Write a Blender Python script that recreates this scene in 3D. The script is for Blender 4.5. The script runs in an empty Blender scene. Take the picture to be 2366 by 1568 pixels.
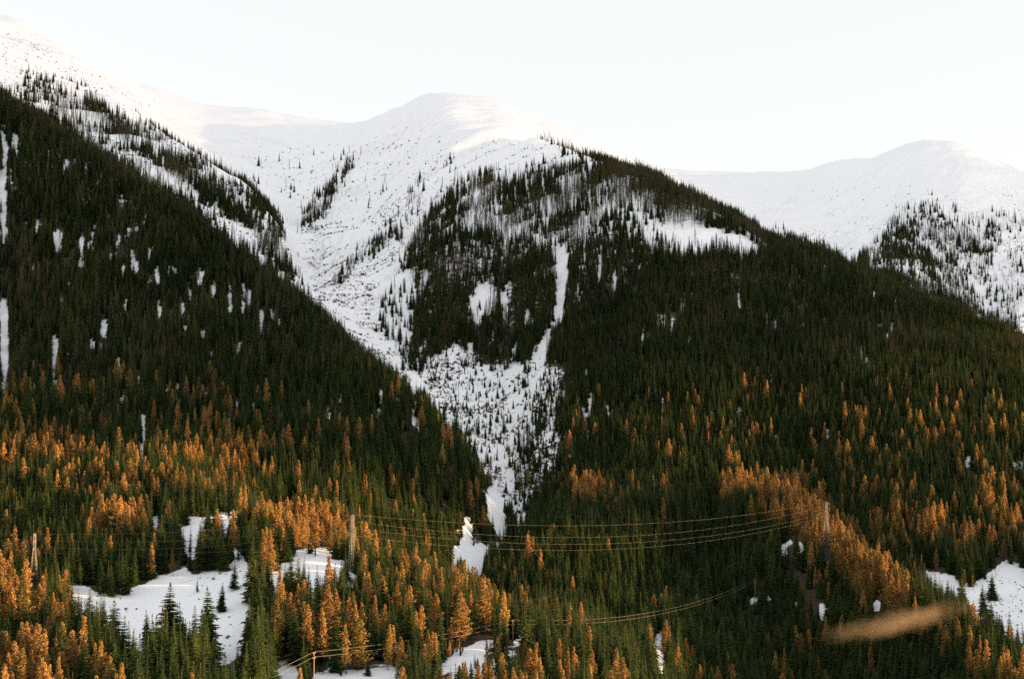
import bpy, math, random
import numpy as np
from mathutils import Vector, Matrix

random.seed(7)
RNG = np.random.default_rng(11)
scene = bpy.context.scene
COL = scene.collection

# ------------------------------------------------------------------ camera
PITCH = math.radians(3.0)
LENS = 50.0
VW, VH = 2366.0, 1568.0                      # size at which the photograph was measured
F = LENS / 36.0 * VW
CX, CY = VW / 2, VH / 2
CP, SP = math.cos(PITCH), math.sin(PITCH)
cam_d = bpy.data.cameras.new('camera')
cam_d.lens = LENS
cam_d.sensor_width = 36.0
cam_d.clip_start = 1.0
cam_d.clip_end = 40000.0
cam = bpy.data.objects.new('camera', cam_d)
cam.rotation_euler = (math.pi / 2 + PITCH, 0, 0)
COL.objects.link(cam)
scene.camera = cam

# ------------------------------------------------------------------ sky, sun, exposure
SUN_EL = math.radians(6.5)
SUN_AZ = math.radians(96.0)                 # clockwise from the viewing direction (+Y)
SUN_DIR = Vector((math.sin(SUN_AZ) * math.cos(SUN_EL), math.cos(SUN_AZ) * math.cos(SUN_EL), math.sin(SUN_EL)))
world = bpy.data.worlds.new('World')
scene.world = world
world.use_nodes = True
wn = world.node_tree
wn.nodes.clear()
sky = wn.nodes.new('ShaderNodeTexSky')
sky.sky_type = 'NISHITA'
sky.sun_disc = False
sky.sun_elevation = SUN_EL
sky.sun_rotation = SUN_AZ
sky.altitude = 1400
sky.air_density = 1.0
sky.dust_density = 1.5
sky.ozone_density = 1.0
hs = wn.nodes.new('ShaderNodeHueSaturation')
hs.inputs['Saturation'].default_value = 0.25
bg = wn.nodes.new('ShaderNodeBackground')
bg.inputs['Strength'].default_value = 0.09
wo = wn.nodes.new('ShaderNodeOutputWorld')
wn.links.new(sky.outputs[0], hs.inputs['Color'])
veil = wn.nodes.new('ShaderNodeMix')              # thin high overcast veiling the blue
veil.data_type = 'RGBA'
veil.inputs[0].default_value = 0.72
veil.inputs[7].default_value = (3.05, 3.08, 3.08, 1)
wn.links.new(hs.outputs[0], veil.inputs[6])
wn.links.new(veil.outputs[2], bg.inputs['Color'])
wn.links.new(bg.outputs[0], wo.inputs['Surface'])

sun_d = bpy.data.lights.new('sun', 'SUN')
sun_d.energy = 5.0
sun_d.angle = math.radians(0.6)
sun_d.color = (1.0, 0.62, 0.30)
sun = bpy.data.objects.new('sun', sun_d)
sun.rotation_euler = SUN_DIR.to_track_quat('Z', 'Y').to_euler()
COL.objects.link(sun)

scene.view_settings.view_transform = 'Standard'
scene.view_settings.look = 'None'
scene.view_settings.gamma = 1.0
scene.view_settings.exposure = 1.93
scene.render.engine = 'CYCLES'
scene.cycles.max_bounces = 6
scene.cycles.diffuse_bounces = 5
scene.cycles.glossy_bounces = 1
scene.cycles.transmission_bounces = 2
scene.cycles.transparent_max_bounces = 6
scene.cycles.volume_bounces = 0
scene.cycles.use_denoising = False
scene.cycles.caustics_reflective = False
scene.cycles.caustics_refractive = False


# ------------------------------------------------------------------ small helpers
def tag(o, label=None, category=None, group=None, kind=None):
    if label: o['label'] = label
    if category: o['category'] = category
    if group: o['group'] = group
    if kind: o['kind'] = kind
    return o


def z_of(v, Y):
    """height at horizontal distance Y that is seen at picture row v"""
    a = (CY - np.asarray(v, float)) / F
    return Y * (SP + a * CP) / (CP - a * SP)


def x_of(u, v, Y):
    a = (CY - np.asarray(v, float)) / F
    return (np.asarray(u, float) - CX) / F * Y / (CP - a * SP)


def project(x, y, z):
    d = y * CP + z * SP
    up = -y * SP + z * CP
    d = np.maximum(d, 1e-3)
    return CX + x / d * F, CY - up / d * F


def hash2(ix, iy, seed):
    n = (ix.astype(np.int64) * 374761393 + iy.astype(np.int64) * 668265263 + seed * 1442695041) & 0xffffffff
    n = ((n ^ (n >> 13)) * 1274126177) & 0xffffffff
    n = (n ^ (n >> 16)) & 0xffffff
    return n / float(0xffffff)


def vnoise(x, y, seed=0):
    x = np.asarray(x, float); y = np.asarray(y, float)
    ix = np.floor(x); iy = np.floor(y)
    fx = x - ix; fy = y - iy
    fx = fx * fx * fx * (fx * (fx * 6 - 15) + 10); fy = fy * fy * fy * (fy * (fy * 6 - 15) + 10)
    a = hash2(ix, iy, seed); b = hash2(ix + 1, iy, seed)
    c = hash2(ix, iy + 1, seed); d = hash2(ix + 1, iy + 1, seed)
    return (a + (b - a) * fx) * (1 - fy) + (c + (d - c) * fx) * fy


def fbm(x, y, seed=0, octs=4, gain=0.5):
    s = 0; a = 1; t = 0
    for k in range(octs):
        s = s + a * (vnoise(x, y, seed + 17 * k) - 0.5) * 2
        t += a
        x = x * 2.03 + 13.1; y = y * 2.03 - 7.7; a *= gain
    return s / t


def mesh_from(name, verts, faces, mats, mat_idx=None, smooth=False):
    me = bpy.data.meshes.new(name)
    verts = np.asarray(verts, np.float32)
    faces = np.asarray(faces, np.int32)
    k = faces.shape[1]
    me.vertices.add(len(verts)); me.vertices.foreach_set('co', verts.ravel())
    me.loops.add(faces.size); me.loops.foreach_set('vertex_index', faces.ravel())
    me.polygons.add(len(faces)); me.polygons.foreach_set('loop_start', np.arange(0, faces.size, k, dtype=np.int32))
    for m in mats: me.materials.append(m)
    if mat_idx is not None: me.polygons.foreach_set('material_index', np.asarray(mat_idx, np.int32))
    if smooth: me.polygons.foreach_set('use_smooth', np.ones(len(faces), bool))
    me.update(calc_edges=True)
    return me


def link(name, data, parent=None, loc=None):
    o = bpy.data.objects.new(name, data)
    COL.objects.link(o)
    if parent is not None: o.parent = parent
    if loc is not None: o.location = loc
    return o


# ------------------------------------------------------------------ materials
def new_mat(name):
    m = bpy.data.materials.new(name)
    m.use_nodes = True
    nt = m.node_tree
    b = nt.nodes['Principled BSDF']
    b.inputs['Specular IOR Level'].default_value = 0.15
    b.inputs['Roughness'].default_value = 0.9
    return m, nt, b


def noise_node(nt, scale, detail=4, rough=0.55, vec=None):
    n = nt.nodes.new('ShaderNodeTexNoise')
    n.inputs['Scale'].default_value = scale
    n.inputs['Detail'].default_value = detail
    n.inputs['Roughness'].default_value = rough
    if vec is not None: nt.links.new(vec, n.inputs['Vector'])
    return n


def ramp(nt, src, stops):
    r = nt.nodes.new('ShaderNodeValToRGB')
    el = r.color_ramp.elements
    while len(el) < len(stops): el.new(0.5)
    for e, (p, c) in zip(el, stops):
        e.position = p
        e.color = (c[0], c[1], c[2], 1) if hasattr(c, '__len__') else (c, c, c, 1)
    nt.links.new(src, r.inputs[0])
    return r


def mix_rgb(nt, fac, a, b):
    m = nt.nodes.new('ShaderNodeMix')
    m.data_type = 'RGBA'
    for sock, val in ((0, fac), (6, a), (7, b)):
        if isinstance(val, (int, float)): m.inputs[sock].default_value = val
        elif isinstance(val, tuple): m.inputs[sock].default_value = (*val, 1)
        else: nt.links.new(val, m.inputs[sock])
    return m.outputs[2]


def math_node(nt, op, a, b=None, clamp=False):
    m = nt.nodes.new('ShaderNodeMath')
    m.operation = op
    m.use_clamp = clamp
    for i, v in enumerate((a, b)):
        if v is None: continue
        if isinstance(v, (int, float)): m.inputs[i].default_value = v
        else: nt.links.new(v, m.inputs[i])
    return m.outputs[0]


def terrain_material():
    m, nt, b = new_mat('snow_ground')
    geo = nt.nodes.new('ShaderNodeNewGeometry')
    pos = geo.outputs['Position']
    # snow with slight warm / cool variation
    n1 = noise_node(nt, 0.004, 5, 0.6, pos)
    snow = ramp(nt, n1.outputs[0], [(0.3, (0.87, 0.88, 0.915)), (0.7, (0.915, 0.92, 0.935))])
    # needle litter under the closed forest
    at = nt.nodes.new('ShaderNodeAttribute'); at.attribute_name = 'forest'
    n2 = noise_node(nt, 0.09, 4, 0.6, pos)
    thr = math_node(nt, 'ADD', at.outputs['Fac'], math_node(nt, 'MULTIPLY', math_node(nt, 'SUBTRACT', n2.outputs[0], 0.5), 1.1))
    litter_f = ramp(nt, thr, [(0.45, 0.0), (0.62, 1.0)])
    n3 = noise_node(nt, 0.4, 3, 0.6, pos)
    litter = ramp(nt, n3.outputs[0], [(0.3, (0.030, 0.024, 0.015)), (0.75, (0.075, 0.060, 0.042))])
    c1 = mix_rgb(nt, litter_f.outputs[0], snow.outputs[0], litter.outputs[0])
    # rock and dead grass showing through thin snow
    ar = nt.nodes.new('ShaderNodeAttribute'); ar.attribute_name = 'rock'
    cb = nt.nodes.new('ShaderNodeCombineXYZ')
    for k_, dv in enumerate(((0.10, -0.10, 0.02), (0.022, 0.022, 0.0), (0.0, 0.0, 0.05))):
        dt = nt.nodes.new('ShaderNodeVectorMath'); dt.operation = 'DOT_PRODUCT'; dt.inputs[1].default_value = dv
        nt.links.new(pos, dt.inputs[0]); nt.links.new(dt.outputs['Value'], cb.inputs[k_])
    n4 = noise_node(nt, 1.0, 6, 0.72, cb.outputs[0])
    rthr = math_node(nt, 'ADD', math_node(nt, 'MULTIPLY', ar.outputs['Fac'], 0.30), n4.outputs[0])
    rock_f = ramp(nt, rthr, [(0.66, 0.0), (0.74, 1.0)])
    n5 = noise_node(nt, 0.6, 3, 0.6, pos)
    rock = ramp(nt, n5.outputs[0], [(0.3, (0.10, 0.085, 0.075)), (0.7, (0.26, 0.21, 0.17))])
    c2 = mix_rgb(nt, rock_f.outputs[0], c1, rock.outputs[0])
    nt.links.new(c2, b.inputs['Base Color'])
    # wind ripples and buried hummocks
    nb = noise_node(nt, 0.03, 5, 0.5, pos)
    bump = nt.nodes.new('ShaderNodeBump')
    bump.inputs['Strength'].default_value = 0.35
    bump.inputs['Distance'].default_value = 3.0
    nt.links.new(nb.outputs[0], bump.inputs['Height'])
    nt.links.new(bump.outputs[0], b.inputs['Normal'])
    b.inputs['Roughness'].default_value = 0.8
    return m


def foliage_material(name, stops, transl=None):
    m, nt, b = new_mat(name)
    oi = nt.nodes.new('ShaderNodeObjectInfo')
    r = ramp(nt, oi.outputs['Random'], stops)
    geo = nt.nodes.new('ShaderNodeNewGeometry')
    n = noise_node(nt, 0.35, 3, 0.6, geo.outputs['Position'])
    k = ramp(nt, n.outputs[0], [(0.3, 0.72), (0.7, 1.3)])
    mul = nt.nodes.new('ShaderNodeMix'); mul.data_type = 'RGBA'; mul.blend_type = 'MULTIPLY'
    mul.inputs[0].default_value = 1.0
    nl = noise_node(nt, 0.013, 3, 0.6, geo.outputs['Position'])      # stands differ in vigour
    kl = ramp(nt, nl.outputs[0], [(0.3, (0.70, 0.74, 0.78)), (0.7, (1.35, 1.28, 1.15))])
    m2 = nt.nodes.new('ShaderNodeMix'); m2.data_type = 'RGBA'; m2.blend_type = 'MULTIPLY'; m2.inputs[0].default_value = 1.0
    nt.links.new(r.outputs[0], m2.inputs[6]); nt.links.new(kl.outputs[0], m2.inputs[7])
    nt.links.new(m2.outputs[2], mul.inputs[6]); nt.links.new(k.outputs[0], mul.inputs[7])
    nt.links.new(mul.outputs[2], b.inputs['Base Color'])
    if transl:
        t = nt.nodes.new('ShaderNodeBsdfTranslucent')
        nt.links.new(mul.outputs[2], t.inputs['Color'])
        ms = nt.nodes.new('ShaderNodeMixShader'); ms.inputs[0].default_value = transl
        nt.links.new(b.outputs[0], ms.inputs[1]); nt.links.new(t.outputs[0], ms.inputs[2])
        nt.links.new(ms.outputs[0], nt.nodes['Material Output'].inputs['Surface'])
    return m


def plain_material(name, c1, c2, scale=0.8, rough=0.85, metal=0.0):
    m, nt, b = new_mat(name)
    geo = nt.nodes.new('ShaderNodeNewGeometry')
    n = noise_node(nt, scale, 4, 0.6, geo.outputs['Position'])
    r = ramp(nt, n.outputs[0], [(0.3, c1), (0.7, c2)])
    nt.links.new(r.outputs[0], b.inputs['Base Color'])
    b.inputs['Roughness'].default_value = rough
    b.inputs['Metallic'].default_value = metal
    return m


M_GROUND = terrain_material()
M_SPRUCE = foliage_material('spruce_needles', [(0.0, (0.020, 0.041, 0.012)), (0.5, (0.033, 0.058, 0.014)), (1.0, (0.068, 0.086, 0.020))], 0.2)
M_LARCH = foliage_material('larch_needles', [(0.0, (0.20, 0.125, 0.045)), (0.45, (0.34, 0.195, 0.066)), (0.8, (0.43, 0.250, 0.088)), (1.0, (0.30, 0.215, 0.060))], 0.35)
M_BARELARCH = foliage_material('bare_larch_twigs', [(0.0, (0.046, 0.040, 0.020)), (0.5, (0.062, 0.052, 0.021)), (1.0, (0.085, 0.070, 0.036))], 0.1)
M_BARK = plain_material('bark', (0.055, 0.040, 0.030), (0.11, 0.085, 0.065), 2.0)
M_SHRUB = foliage_material('shrub_twigs', [(0.0, (0.045, 0.032, 0.022)), (0.5, (0.085, 0.060, 0.040)), (1.0, (0.05, 0.052, 0.028))], 0.1)
M_STEEL = plain_material('weathered_galvanised_steel', (0.20, 0.18, 0.15), (0.34, 0.31, 0.27), 1.5, 0.6, 0.2)
M_WIRE = plain_material('aluminium_cable', (0.20, 0.18, 0.15), (0.30, 0.27, 0.22), 0.3, 0.5, 0.3)
M_WOOD = plain_material('grey_pole_wood', (0.22, 0.16, 0.11), (0.36, 0.27, 0.19), 1.2)
M_PORC = plain_material('insulator_glaze', (0.20, 0.13, 0.09), (0.30, 0.20, 0.14), 2.0, 0.4)

# ------------------------------------------------------------------ terrain from guide lines
# every guide is a line over the land (near to far): (picture column, picture row, distance in metres)
G = []
G.append([(-900, 1640, 520), (1200, 1645, 520), (1480, 1660, 540), (1600, 1700, 700), (1800, 1640, 860), (2100, 1650, 800), (2366, 1660, 640), (3300, 1700, 560)])
G.append([(-900, 1500, 620), (0, 1520, 600), (150, 1440, 650), (300, 1470, 640), (560, 1500, 620), (700, 1480, 640), (860, 1535, 590), (1000, 1528, 600),
          (1100, 1508, 615), (1200, 1535, 605), (1300, 1555, 590), (1400, 1575, 585), (1490, 1605, 590), (1600, 1560, 860), (1750, 1500, 960), (1900, 1480, 950), (2050, 1500, 880), (2200, 1530, 790), (2366, 1600, 690), (3300, 1660, 620)])
G.append([(-900, 1230, 850), (0, 1245, 850), (200, 1230, 860), (350, 1210, 870), (450, 1198, 870), (560, 1208, 850), (640, 1258, 800), (720, 1268, 785), (790, 1288, 775),
          (870, 1335, 755), (1000, 1372, 725), (1100, 1425, 685), (1165, 1472, 650), (1200, 1484, 640), (1300, 1520, 625), (1400, 1548, 610), (1480, 1585, 620), (1540, 1490, 900),
          (1600, 1390, 1030), (1700, 1165, 1240), (1830, 1175, 1180), (1900, 1228, 1110), (2000, 1325, 1000), (2100, 1395, 920), (2200, 1445, 850), (2300, 1520, 780), (2366, 1570, 740), (3300, 1640, 660)])
G.append([(-900, 1180, 900), (0, 1200, 905), (200, 1185, 915), (450, 1160, 930), (560, 1185, 915), (640, 1272, 870), (720, 1300, 865), (790, 1320, 860), (870, 1375, 860), (1000, 1410, 870),
          (1100, 1440, 900), (1165, 1475, 900), (1200, 1465, 900), (1300, 1462, 890), (1400, 1470, 890), (1480, 1475, 900), (1540, 1420, 980), (1600, 1340, 1080), (1700, 1140, 1280), (1830, 1205, 1250),
          (1900, 1255, 1190), (2000, 1345, 1085), (2100, 1405, 1000), (2200, 1440, 930), (2300, 1480, 870), (2366, 1490, 840), (3300, 1560, 800)])
G.append([(-900, 1080, 1060), (0, 1100, 1050), (450, 1080, 1080), (640, 1160, 1010), (800, 1200, 1000), (900, 1235, 1020), (1000, 1275, 1040), (1050, 1285, 1060), (1100, 1285, 1085), (1150, 1265, 1130), (1200, 1245, 1170),
          (1300, 1250, 1110), (1500, 1260, 1100), (1600, 1180, 1240), (1700, 1080, 1370), (1830, 1120, 1345), (1900, 1150, 1310), (2000, 1215, 1210), (2100, 1290, 1120), (2150, 1330, 1060), (2200, 1345, 1040), (2300, 1350, 1030), (2366, 1355, 1020), (3300, 1400, 980)])
G.append([(-900, 680, 1500), (0, 720, 1440), (300, 770, 1390), (600, 880, 1290), (800, 975, 1220), (1000, 1100, 1150), (1100, 1180, 1140), (1150, 1205, 1185), (1190, 1232, 1240), (1240, 1170, 1310),
          (1300, 1110, 1390), (1500, 1050, 1420), (1700, 960, 1520), (1850, 970, 1500), (2000, 1010, 1440), (2150, 1080, 1330), (2366, 1110, 1290), (3300, 1170, 1250)])
G.append([(-900, -260, 2700), (-400, 5, 2300), (0, 252, 1950), (150, 335, 1850), (250, 400, 1800), (330, 442, 1760), (430, 512, 1700), (540, 602, 1620), (660, 684, 1540), (760, 768, 1470),
          (840, 848, 1410), (920, 906, 1340), (1000, 980, 1280), (1060, 1042, 1240), (1100, 1112, 1210), (1150, 1172, 1210), (1190, 1222, 1250), (1240, 1120, 1370), (1300, 1030, 1480), (1500, 900, 1600), (1700, 810, 1710), (2000, 835, 1660), (2366, 890, 1590), (3300, 1000, 1530)])
G.append([(-900, -230, 3000), (-400, 30, 2550), (0, 262, 2150), (150, 345, 2050), (330, 456, 1950), (540, 620, 1810), (660, 702, 1760), (760, 790, 1700), (840, 872, 1640), (920, 938, 1560),
          (1000, 1010, 1470), (1060, 1072, 1400), (1100, 1125, 1340), (1150, 1172, 1300), (1190, 1200, 1295), (1240, 1060, 1450), (1300, 960, 1580), (1500, 780, 1780), (1700, 700, 1880), (2000, 760, 1800), (2366, 850, 1690), (3300, 960, 1610)])
G.append([(-900, -260, 3300), (-400, -20, 2900), (0, 200, 2550), (300, 350, 2330), (500, 480, 2180), (600, 562, 2070), (680, 652, 1930), (728, 720, 1870), (800, 772, 1880), (840, 800, 1860), (920, 860, 1790),
          (1000, 915, 1730), (1060, 955, 1680), (1100, 990, 1640), (1150, 1010, 1620), (1190, 980, 1650), (1240, 910, 1710), (1300, 840, 1790), (1500, 680, 1960), (1700, 620, 2050), (1850, 650, 1980), (2000, 700, 1900), (2366, 822, 1770), (3300, 940, 1680)])
G.append([(-900, -330, 3900), (-400, -60, 3300), (0, 130, 3000), (145, 192, 2920), (268, 232, 2800), (333, 282, 2700), (435, 354, 2580), (496, 388, 2500), (565, 432, 2420), (608, 474, 2350),
          (652, 532, 2260), (672, 572, 2210), (681, 613, 2170), (706, 667, 2080), (728, 696, 2050), (800, 640, 2330), (880, 600, 2430), (960, 540, 2480), (1040, 440, 2620), (1150, 410, 2650), (1300, 402, 2600),
          (1390, 398, 2520), (1480, 415, 2480), (1560, 455, 2430), (1620, 478, 2380), (1680, 510, 2330), (1740, 545, 2280), (1800, 572, 2230), (1860, 594, 2180), (1940, 622, 2100), (2000, 648, 2050),
          (2080, 688, 1980), (2150, 718, 1920), (2220, 748, 1880), (2300, 773, 1850), (2366, 798, 1830), (3300, 930, 1740)])
G.append([(-900, -320, 4100), (-400, -80, 3500), (0, 105, 3300), (145, 196, 3120), (268, 240, 3000), (435, 364, 2790), (565, 442, 2640), (608, 484, 2560), (652, 540, 2460), (672, 577, 2390),
          (681, 612, 2300), (706, 660, 2230), (728, 680, 2230), (760, 620, 2480), (800, 560, 2740), (880, 500, 2850), (960, 440, 2850), (1040, 395, 2850), (1150, 355, 2880), (1240, 322, 2920), (1300, 347, 2820), (1390, 388, 2640),
          (1480, 435, 2700), (1560, 480, 2650), (1740, 570, 2500), (2000, 672, 2300), (2366, 822, 2100), (3300, 960, 2000)])
G.append([(-900, -360, 4500), (-400, -110, 4100), (0, 70, 3750), (145, 145, 3620), (268, 205, 3550), (435, 312, 3500), (565, 388, 3330), (640, 450, 3200), (680, 478, 3100), (720, 455, 3150), (800, 400, 3300), (880, 355, 3400),
          (960, 300, 3380), (1040, 275, 3330), (1150, 290, 3270), (1240, 330, 3180), (1300, 355, 3120), (1390, 398, 3050), (1480, 425, 3150), (1600, 480, 3250), (1740, 545, 3250), (1860, 590, 3050), (1940, 615, 2980), (2000, 600, 3000), (2100, 620, 2980), (2250, 730, 2850), (2300, 755, 2830), (2366, 700, 2900), (3300, 760, 2900)])
G.append([(-900, -380, 4700), (-400, -130, 4400), (0, 52, 4000), (145, 118, 3900), (320, 215, 3900), (470, 268, 3950), (580, 300, 3900), (650, 330, 3800), (720, 360, 3750), (800, 345, 3850), (890, 300, 3800), (960, 250, 3600), (1040, 235, 3550),
          (1150, 258, 3500), (1240, 295, 3500), (1310, 325, 3500), (1390, 362, 3550), (1480, 408, 3800), (1600, 440, 4000), (1740, 470, 4100), (1870, 480, 4000), (1960, 480, 3900), (2060, 500, 3600), (2130, 482, 3550), (2200, 500, 3500), (2366, 540, 3500), (3300, 600, 3500)])
G.append([(-900, -400, 4900), (-400, -150, 4600), (-80, 10, 4300), (0, 41, 4200), (20, 39, 4200), (60, 53, 4200), (120, 95, 4200), (170, 135, 4200), (210, 160, 4200), (260, 177, 4200), (320, 203, 4200), (370, 212, 4230), (420, 232, 4260), (470, 247, 4300), (520, 255, 4340), (580, 260, 4380), (620, 264, 4420),
          (650, 278, 4460), (700, 284, 4520), (770, 290, 4560), (825, 291, 4500), (860, 285, 4350), (890, 272, 4200), (930, 250, 4000), (960, 231, 3850), (985, 220, 3760), (1030, 217, 3740), (1090, 225, 3750), (1150, 237, 3770), (1200, 255, 3800), (1250, 275, 3830), (1310, 303, 3880), (1370, 322, 3930),
          (1420, 350, 4050), (1470, 380, 4400), (1500, 399, 4800), (1530, 405, 5000), (1600, 410, 5100), (1700, 412, 5200), (1800, 411, 5150), (1870, 403, 5050), (1890, 395, 5000), (1920, 382, 4950), (1960, 377, 4880), (2010, 376, 4800), (2040, 362, 4700), (2085, 345, 4600),
          (2130, 335, 4520), (2200, 338, 4500), (2230, 345, 4480), (2270, 362, 4480), (2320, 390, 4500), (2366, 410, 4520), (3300, 520, 4600)])
U = np.arange(-800, 3170, 5.0)
NC = len(U)


def smooth(a, sig):
    r = int(sig * 3) + 1
    k = np.exp(-0.5 * (np.arange(-r, r + 1) / sig) ** 2); k /= k.sum()
    return np.convolve(np.pad(a, r, mode='edge'), k, mode='valid')


gy, gz, gv = [], [], []
for YY, ZZ in ((-260, 12), (4, -2.2), (70, -32), (330, -135)):     # the bank the camera stands on, down to the stream
    gy.append(np.full(NC, float(YY))); gz.append(np.full(NC, float(ZZ))); gv.append(np.full(NC, 1700.0))
for k, g in enumerate(G):
    g = np.array(g, float)
    sg = 1.6 if k == len(G) - 1 else 2.4
    v = smooth(np.interp(U, g[:, 0], g[:, 1]), sg)
    Y = smooth(np.interp(U, g[:, 0], g[:, 2]), 5.0)
    gy.append(Y); gz.append(z_of(v, Y)); gv.append(v)
for dY, dz in ((500, -130), (1400, -420), (2600, -900)):           # far side of the skyline
    gy.append(gy[3 + len(G)] + dY); gz.append(gz[3 + len(G)] + dz); gv.append(gv[3 + len(G)])
gy = np.array(gy); gz = np.array(gz); gv = np.array(gv)
for k in range(1, len(gy)):
    gy[k] = np.maximum(gy[k], gy[k - 1] + 14)
NG = len(gy)
# monotone cubic along every column
h = np.diff(gy, axis=0); dl = np.diff(gz, axis=0) / h
slope = np.zeros_like(gz)
w1 = 2 * h[1:] + h[:-1]; w2 = h[1:] + 2 * h[:-1]
same = (dl[1:] * dl[:-1]) > 0
with np.errstate(divide='ignore', invalid='ignore'):
    hm = (w1 + w2) / (w1 / dl[:-1] + w2 / dl[1:])
slope[1:-1] = np.where(same, hm, 0)
slope[0] = dl[0]; slope[-1] = dl[-1]
rows_y, rows_z, rows_g, row_par = [], [], [], []
NSUB = [4, 4, 6, 10] + [26] * 8 + [30] * 6 + [8, 6, 4]
for k in range(NG - 1):
    n = NSUB[min(k, len(NSUB) - 1)] if k < NG - 4 else 6
    for j in range(n):
        t = j / n
        H00 = 2 * t**3 - 3 * t**2 + 1; H10 = t**3 - 2 * t**2 + t; H01 = -2 * t**3 + 3 * t**2; H11 = t**3 - t**2
        rows_y.append(gy[k] + t * h[k])
        rows_z.append(H00 * gz[k] + H10 * h[k] * slope[k] + H01 * gz[k + 1] + H11 * h[k] * slope[k + 1])
        rows_g.append(k); row_par.append(k + t)
rows_y.append(gy[-1]); rows_z.append(gz[-1]); rows_g.append(NG - 1); row_par.append(float(NG - 1))
TY = np.array(rows_y); TZ = np.array(rows_z); NR = len(TY)
rows_g = np.array(rows_g); row_par = np.array(row_par)
# horizontal position: column direction at the height of that point
TX = (U[None, :] - CX) / F * (TY * CP + TZ * SP)
TX = np.where(TY < 200, (U[None, :] - CX) / F * 200 * CP * 1.0 + 0 * TY, TX)
# relief: rounded hummocks, gullies running down the slopes
near = np.clip((TY - 450) / 500, 0, 1)
amp = (1.2 + 2.8 * near + np.clip((TY - 1500) / 3000, 0, 1) * 5)
TZ = TZ + amp * fbm(TX / 130, TY / 130, 3, 5, 0.52) * np.clip(TY / 400, 0, 1)
gul = np.abs(fbm((TX - TY) * 0.707 / 62 + 0.6 * fbm(TX / 160, TY / 160, 5, 2), (TX + TY) * 0.707 / 520, 21, 3))
fade = np.clip((3 + len(G) - row_par) / 1.5, 0, 1)[:, None]
TZ = TZ + (gul - 0.25) * np.clip((TY - 1700) / 900, 0, 1) * (6 + 26 * fade)
TU, TV = project(TX, np.maximum(TY, 30), TZ)


# ------------------------------------------------------------------ what grows where (masks measured on the photograph)
RW, RH, RS, RO = 1580, 1000, 2.0, 400.0       # raster of picture coordinates, 2 units per cell, with a margin


def poly_mask(pts):
    pts = np.array(pts, float)
    xs = np.arange(RW) * RS - RO; ys = np.arange(RH) * RS - RO
    m = np.zeros((RH, RW), bool)
    x0, y0 = pts[:, 0], pts[:, 1]; x1, y1 = np.roll(x0, -1), np.roll(y0, -1)
    for r in range(max(0, int((pts[:, 1].min() + RO) / RS) - 1), min(RH, int((pts[:, 1].max() + RO) / RS) + 2)):
        y = ys[r] + 0.01
        c = (y0 <= y) != (y1 <= y)
        if not c.any(): continue
        xi = np.sort(x0[c] + (y - y0[c]) / (y1[c] - y0[c]) * (x1[c] - x0[c]))
        for a, b in zip(xi[::2], xi[1::2]): m[r, (xs >= a) & (xs <= b)] = True
    return m


def sample(ras, u, v):
    i = np.clip(((v + RO) / RS).astype(int), 0, RH - 1); j = np.clip(((u + RO) / RS).astype(int), 0, RW - 1)
    return ras[i, j]


def blur(r, n):
    for ax in (0, 1):
        for _ in range(2):
            c = np.cumsum(np.pad(r, [(n + 1, n) if a == ax else (0, 0) for a in (0, 1)], mode='edge'), axis=ax)
            r = (np.take(c, range(2 * n + 1, c.shape[ax]), ax) - np.take(c, range(0, c.shape[ax] - 2 * n - 1), ax)) / (2 * n + 1)
    return r


DEN = np.zeros((RH, RW))
def put(val, *pts): DEN[poly_mask(pts)] = val


def cput(*pts):
    m = poly_mask(pts); DEN[m] = 0; CLR[m] = True



# left forested mountain and the near hills
put(1.0, (-400, -60), (0, 222), (150, 305), (250, 368), (330, 410), (430, 482), (540, 570), (660, 650), (760, 740), (840, 815), (920, 872), (1000, 945), (1060, 1010), (1100, 1080), (1150, 1150), (1190, 1212),
    (1190, 1260), (1150, 1320), (1190, 1480), (1500, 1568), (1500, 1600), (-400, 1600))
# middle forested spur
put(1.0, (1290, 390), (1400, 374), (1480, 392), (1560, 432), (1680, 487), (1800, 548), (1940, 598), (2080, 665), (2220, 725), (2366, 775), (2760, 860), (2760, 1600), (1490, 1600), (1190, 1480), (1125, 1330), (1190, 1250),
    (1230, 1170), (1290, 1100), (1308, 1000), (1310, 880), (1290, 835), (1258, 835), (1272, 765), (1298, 715), (1308, 660), (1300, 570))
put(0.74, (1050, 425), (1000, 500), (950, 560), (905, 640), (880, 700), (930, 750), (945, 850), (980, 862), (1050, 800), (1090, 790), (1130, 850), (1200, 850), (1246, 800), (1284, 720), (1288, 600), (1290, 400), (1250, 395), (1150, 405))
put(0.54, (1050, 412), (985, 515), (1000, 560), (1060, 590), (1180, 585), (1300, 560), (1400, 565), (1500, 560), (1560, 555), (1500, 480), (1400, 420), (1290, 385), (1150, 395))
put(0.8, (1390, 374), (1480, 392), (1560, 432), (1680, 487), (1790, 545), (1790, 570), (1700, 545), (1600, 500), (1500, 470), (1400, 420))
put(0.03, (1490, 502), (1560, 512), (1640, 530), (1720, 556), (1785, 582), (1740, 592), (1690, 584), (1600, 570), (1560, 548), (1500, 530))
put(0.35, (1490, 535), (1560, 548), (1600, 560), (1600, 580), (1500, 570))
put(0.25, (905, 640), (880, 700), (860, 740), (900, 800), (940, 840), (950, 780), (930, 740), (960, 680), (940, 620))
put(0.12, (1075, 690), (1130, 655), (1150, 660), (1130, 700), (1100, 745), (1085, 740))
put(0.12, (1160, 650), (1185, 640), (1180, 690), (1165, 700))
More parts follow.
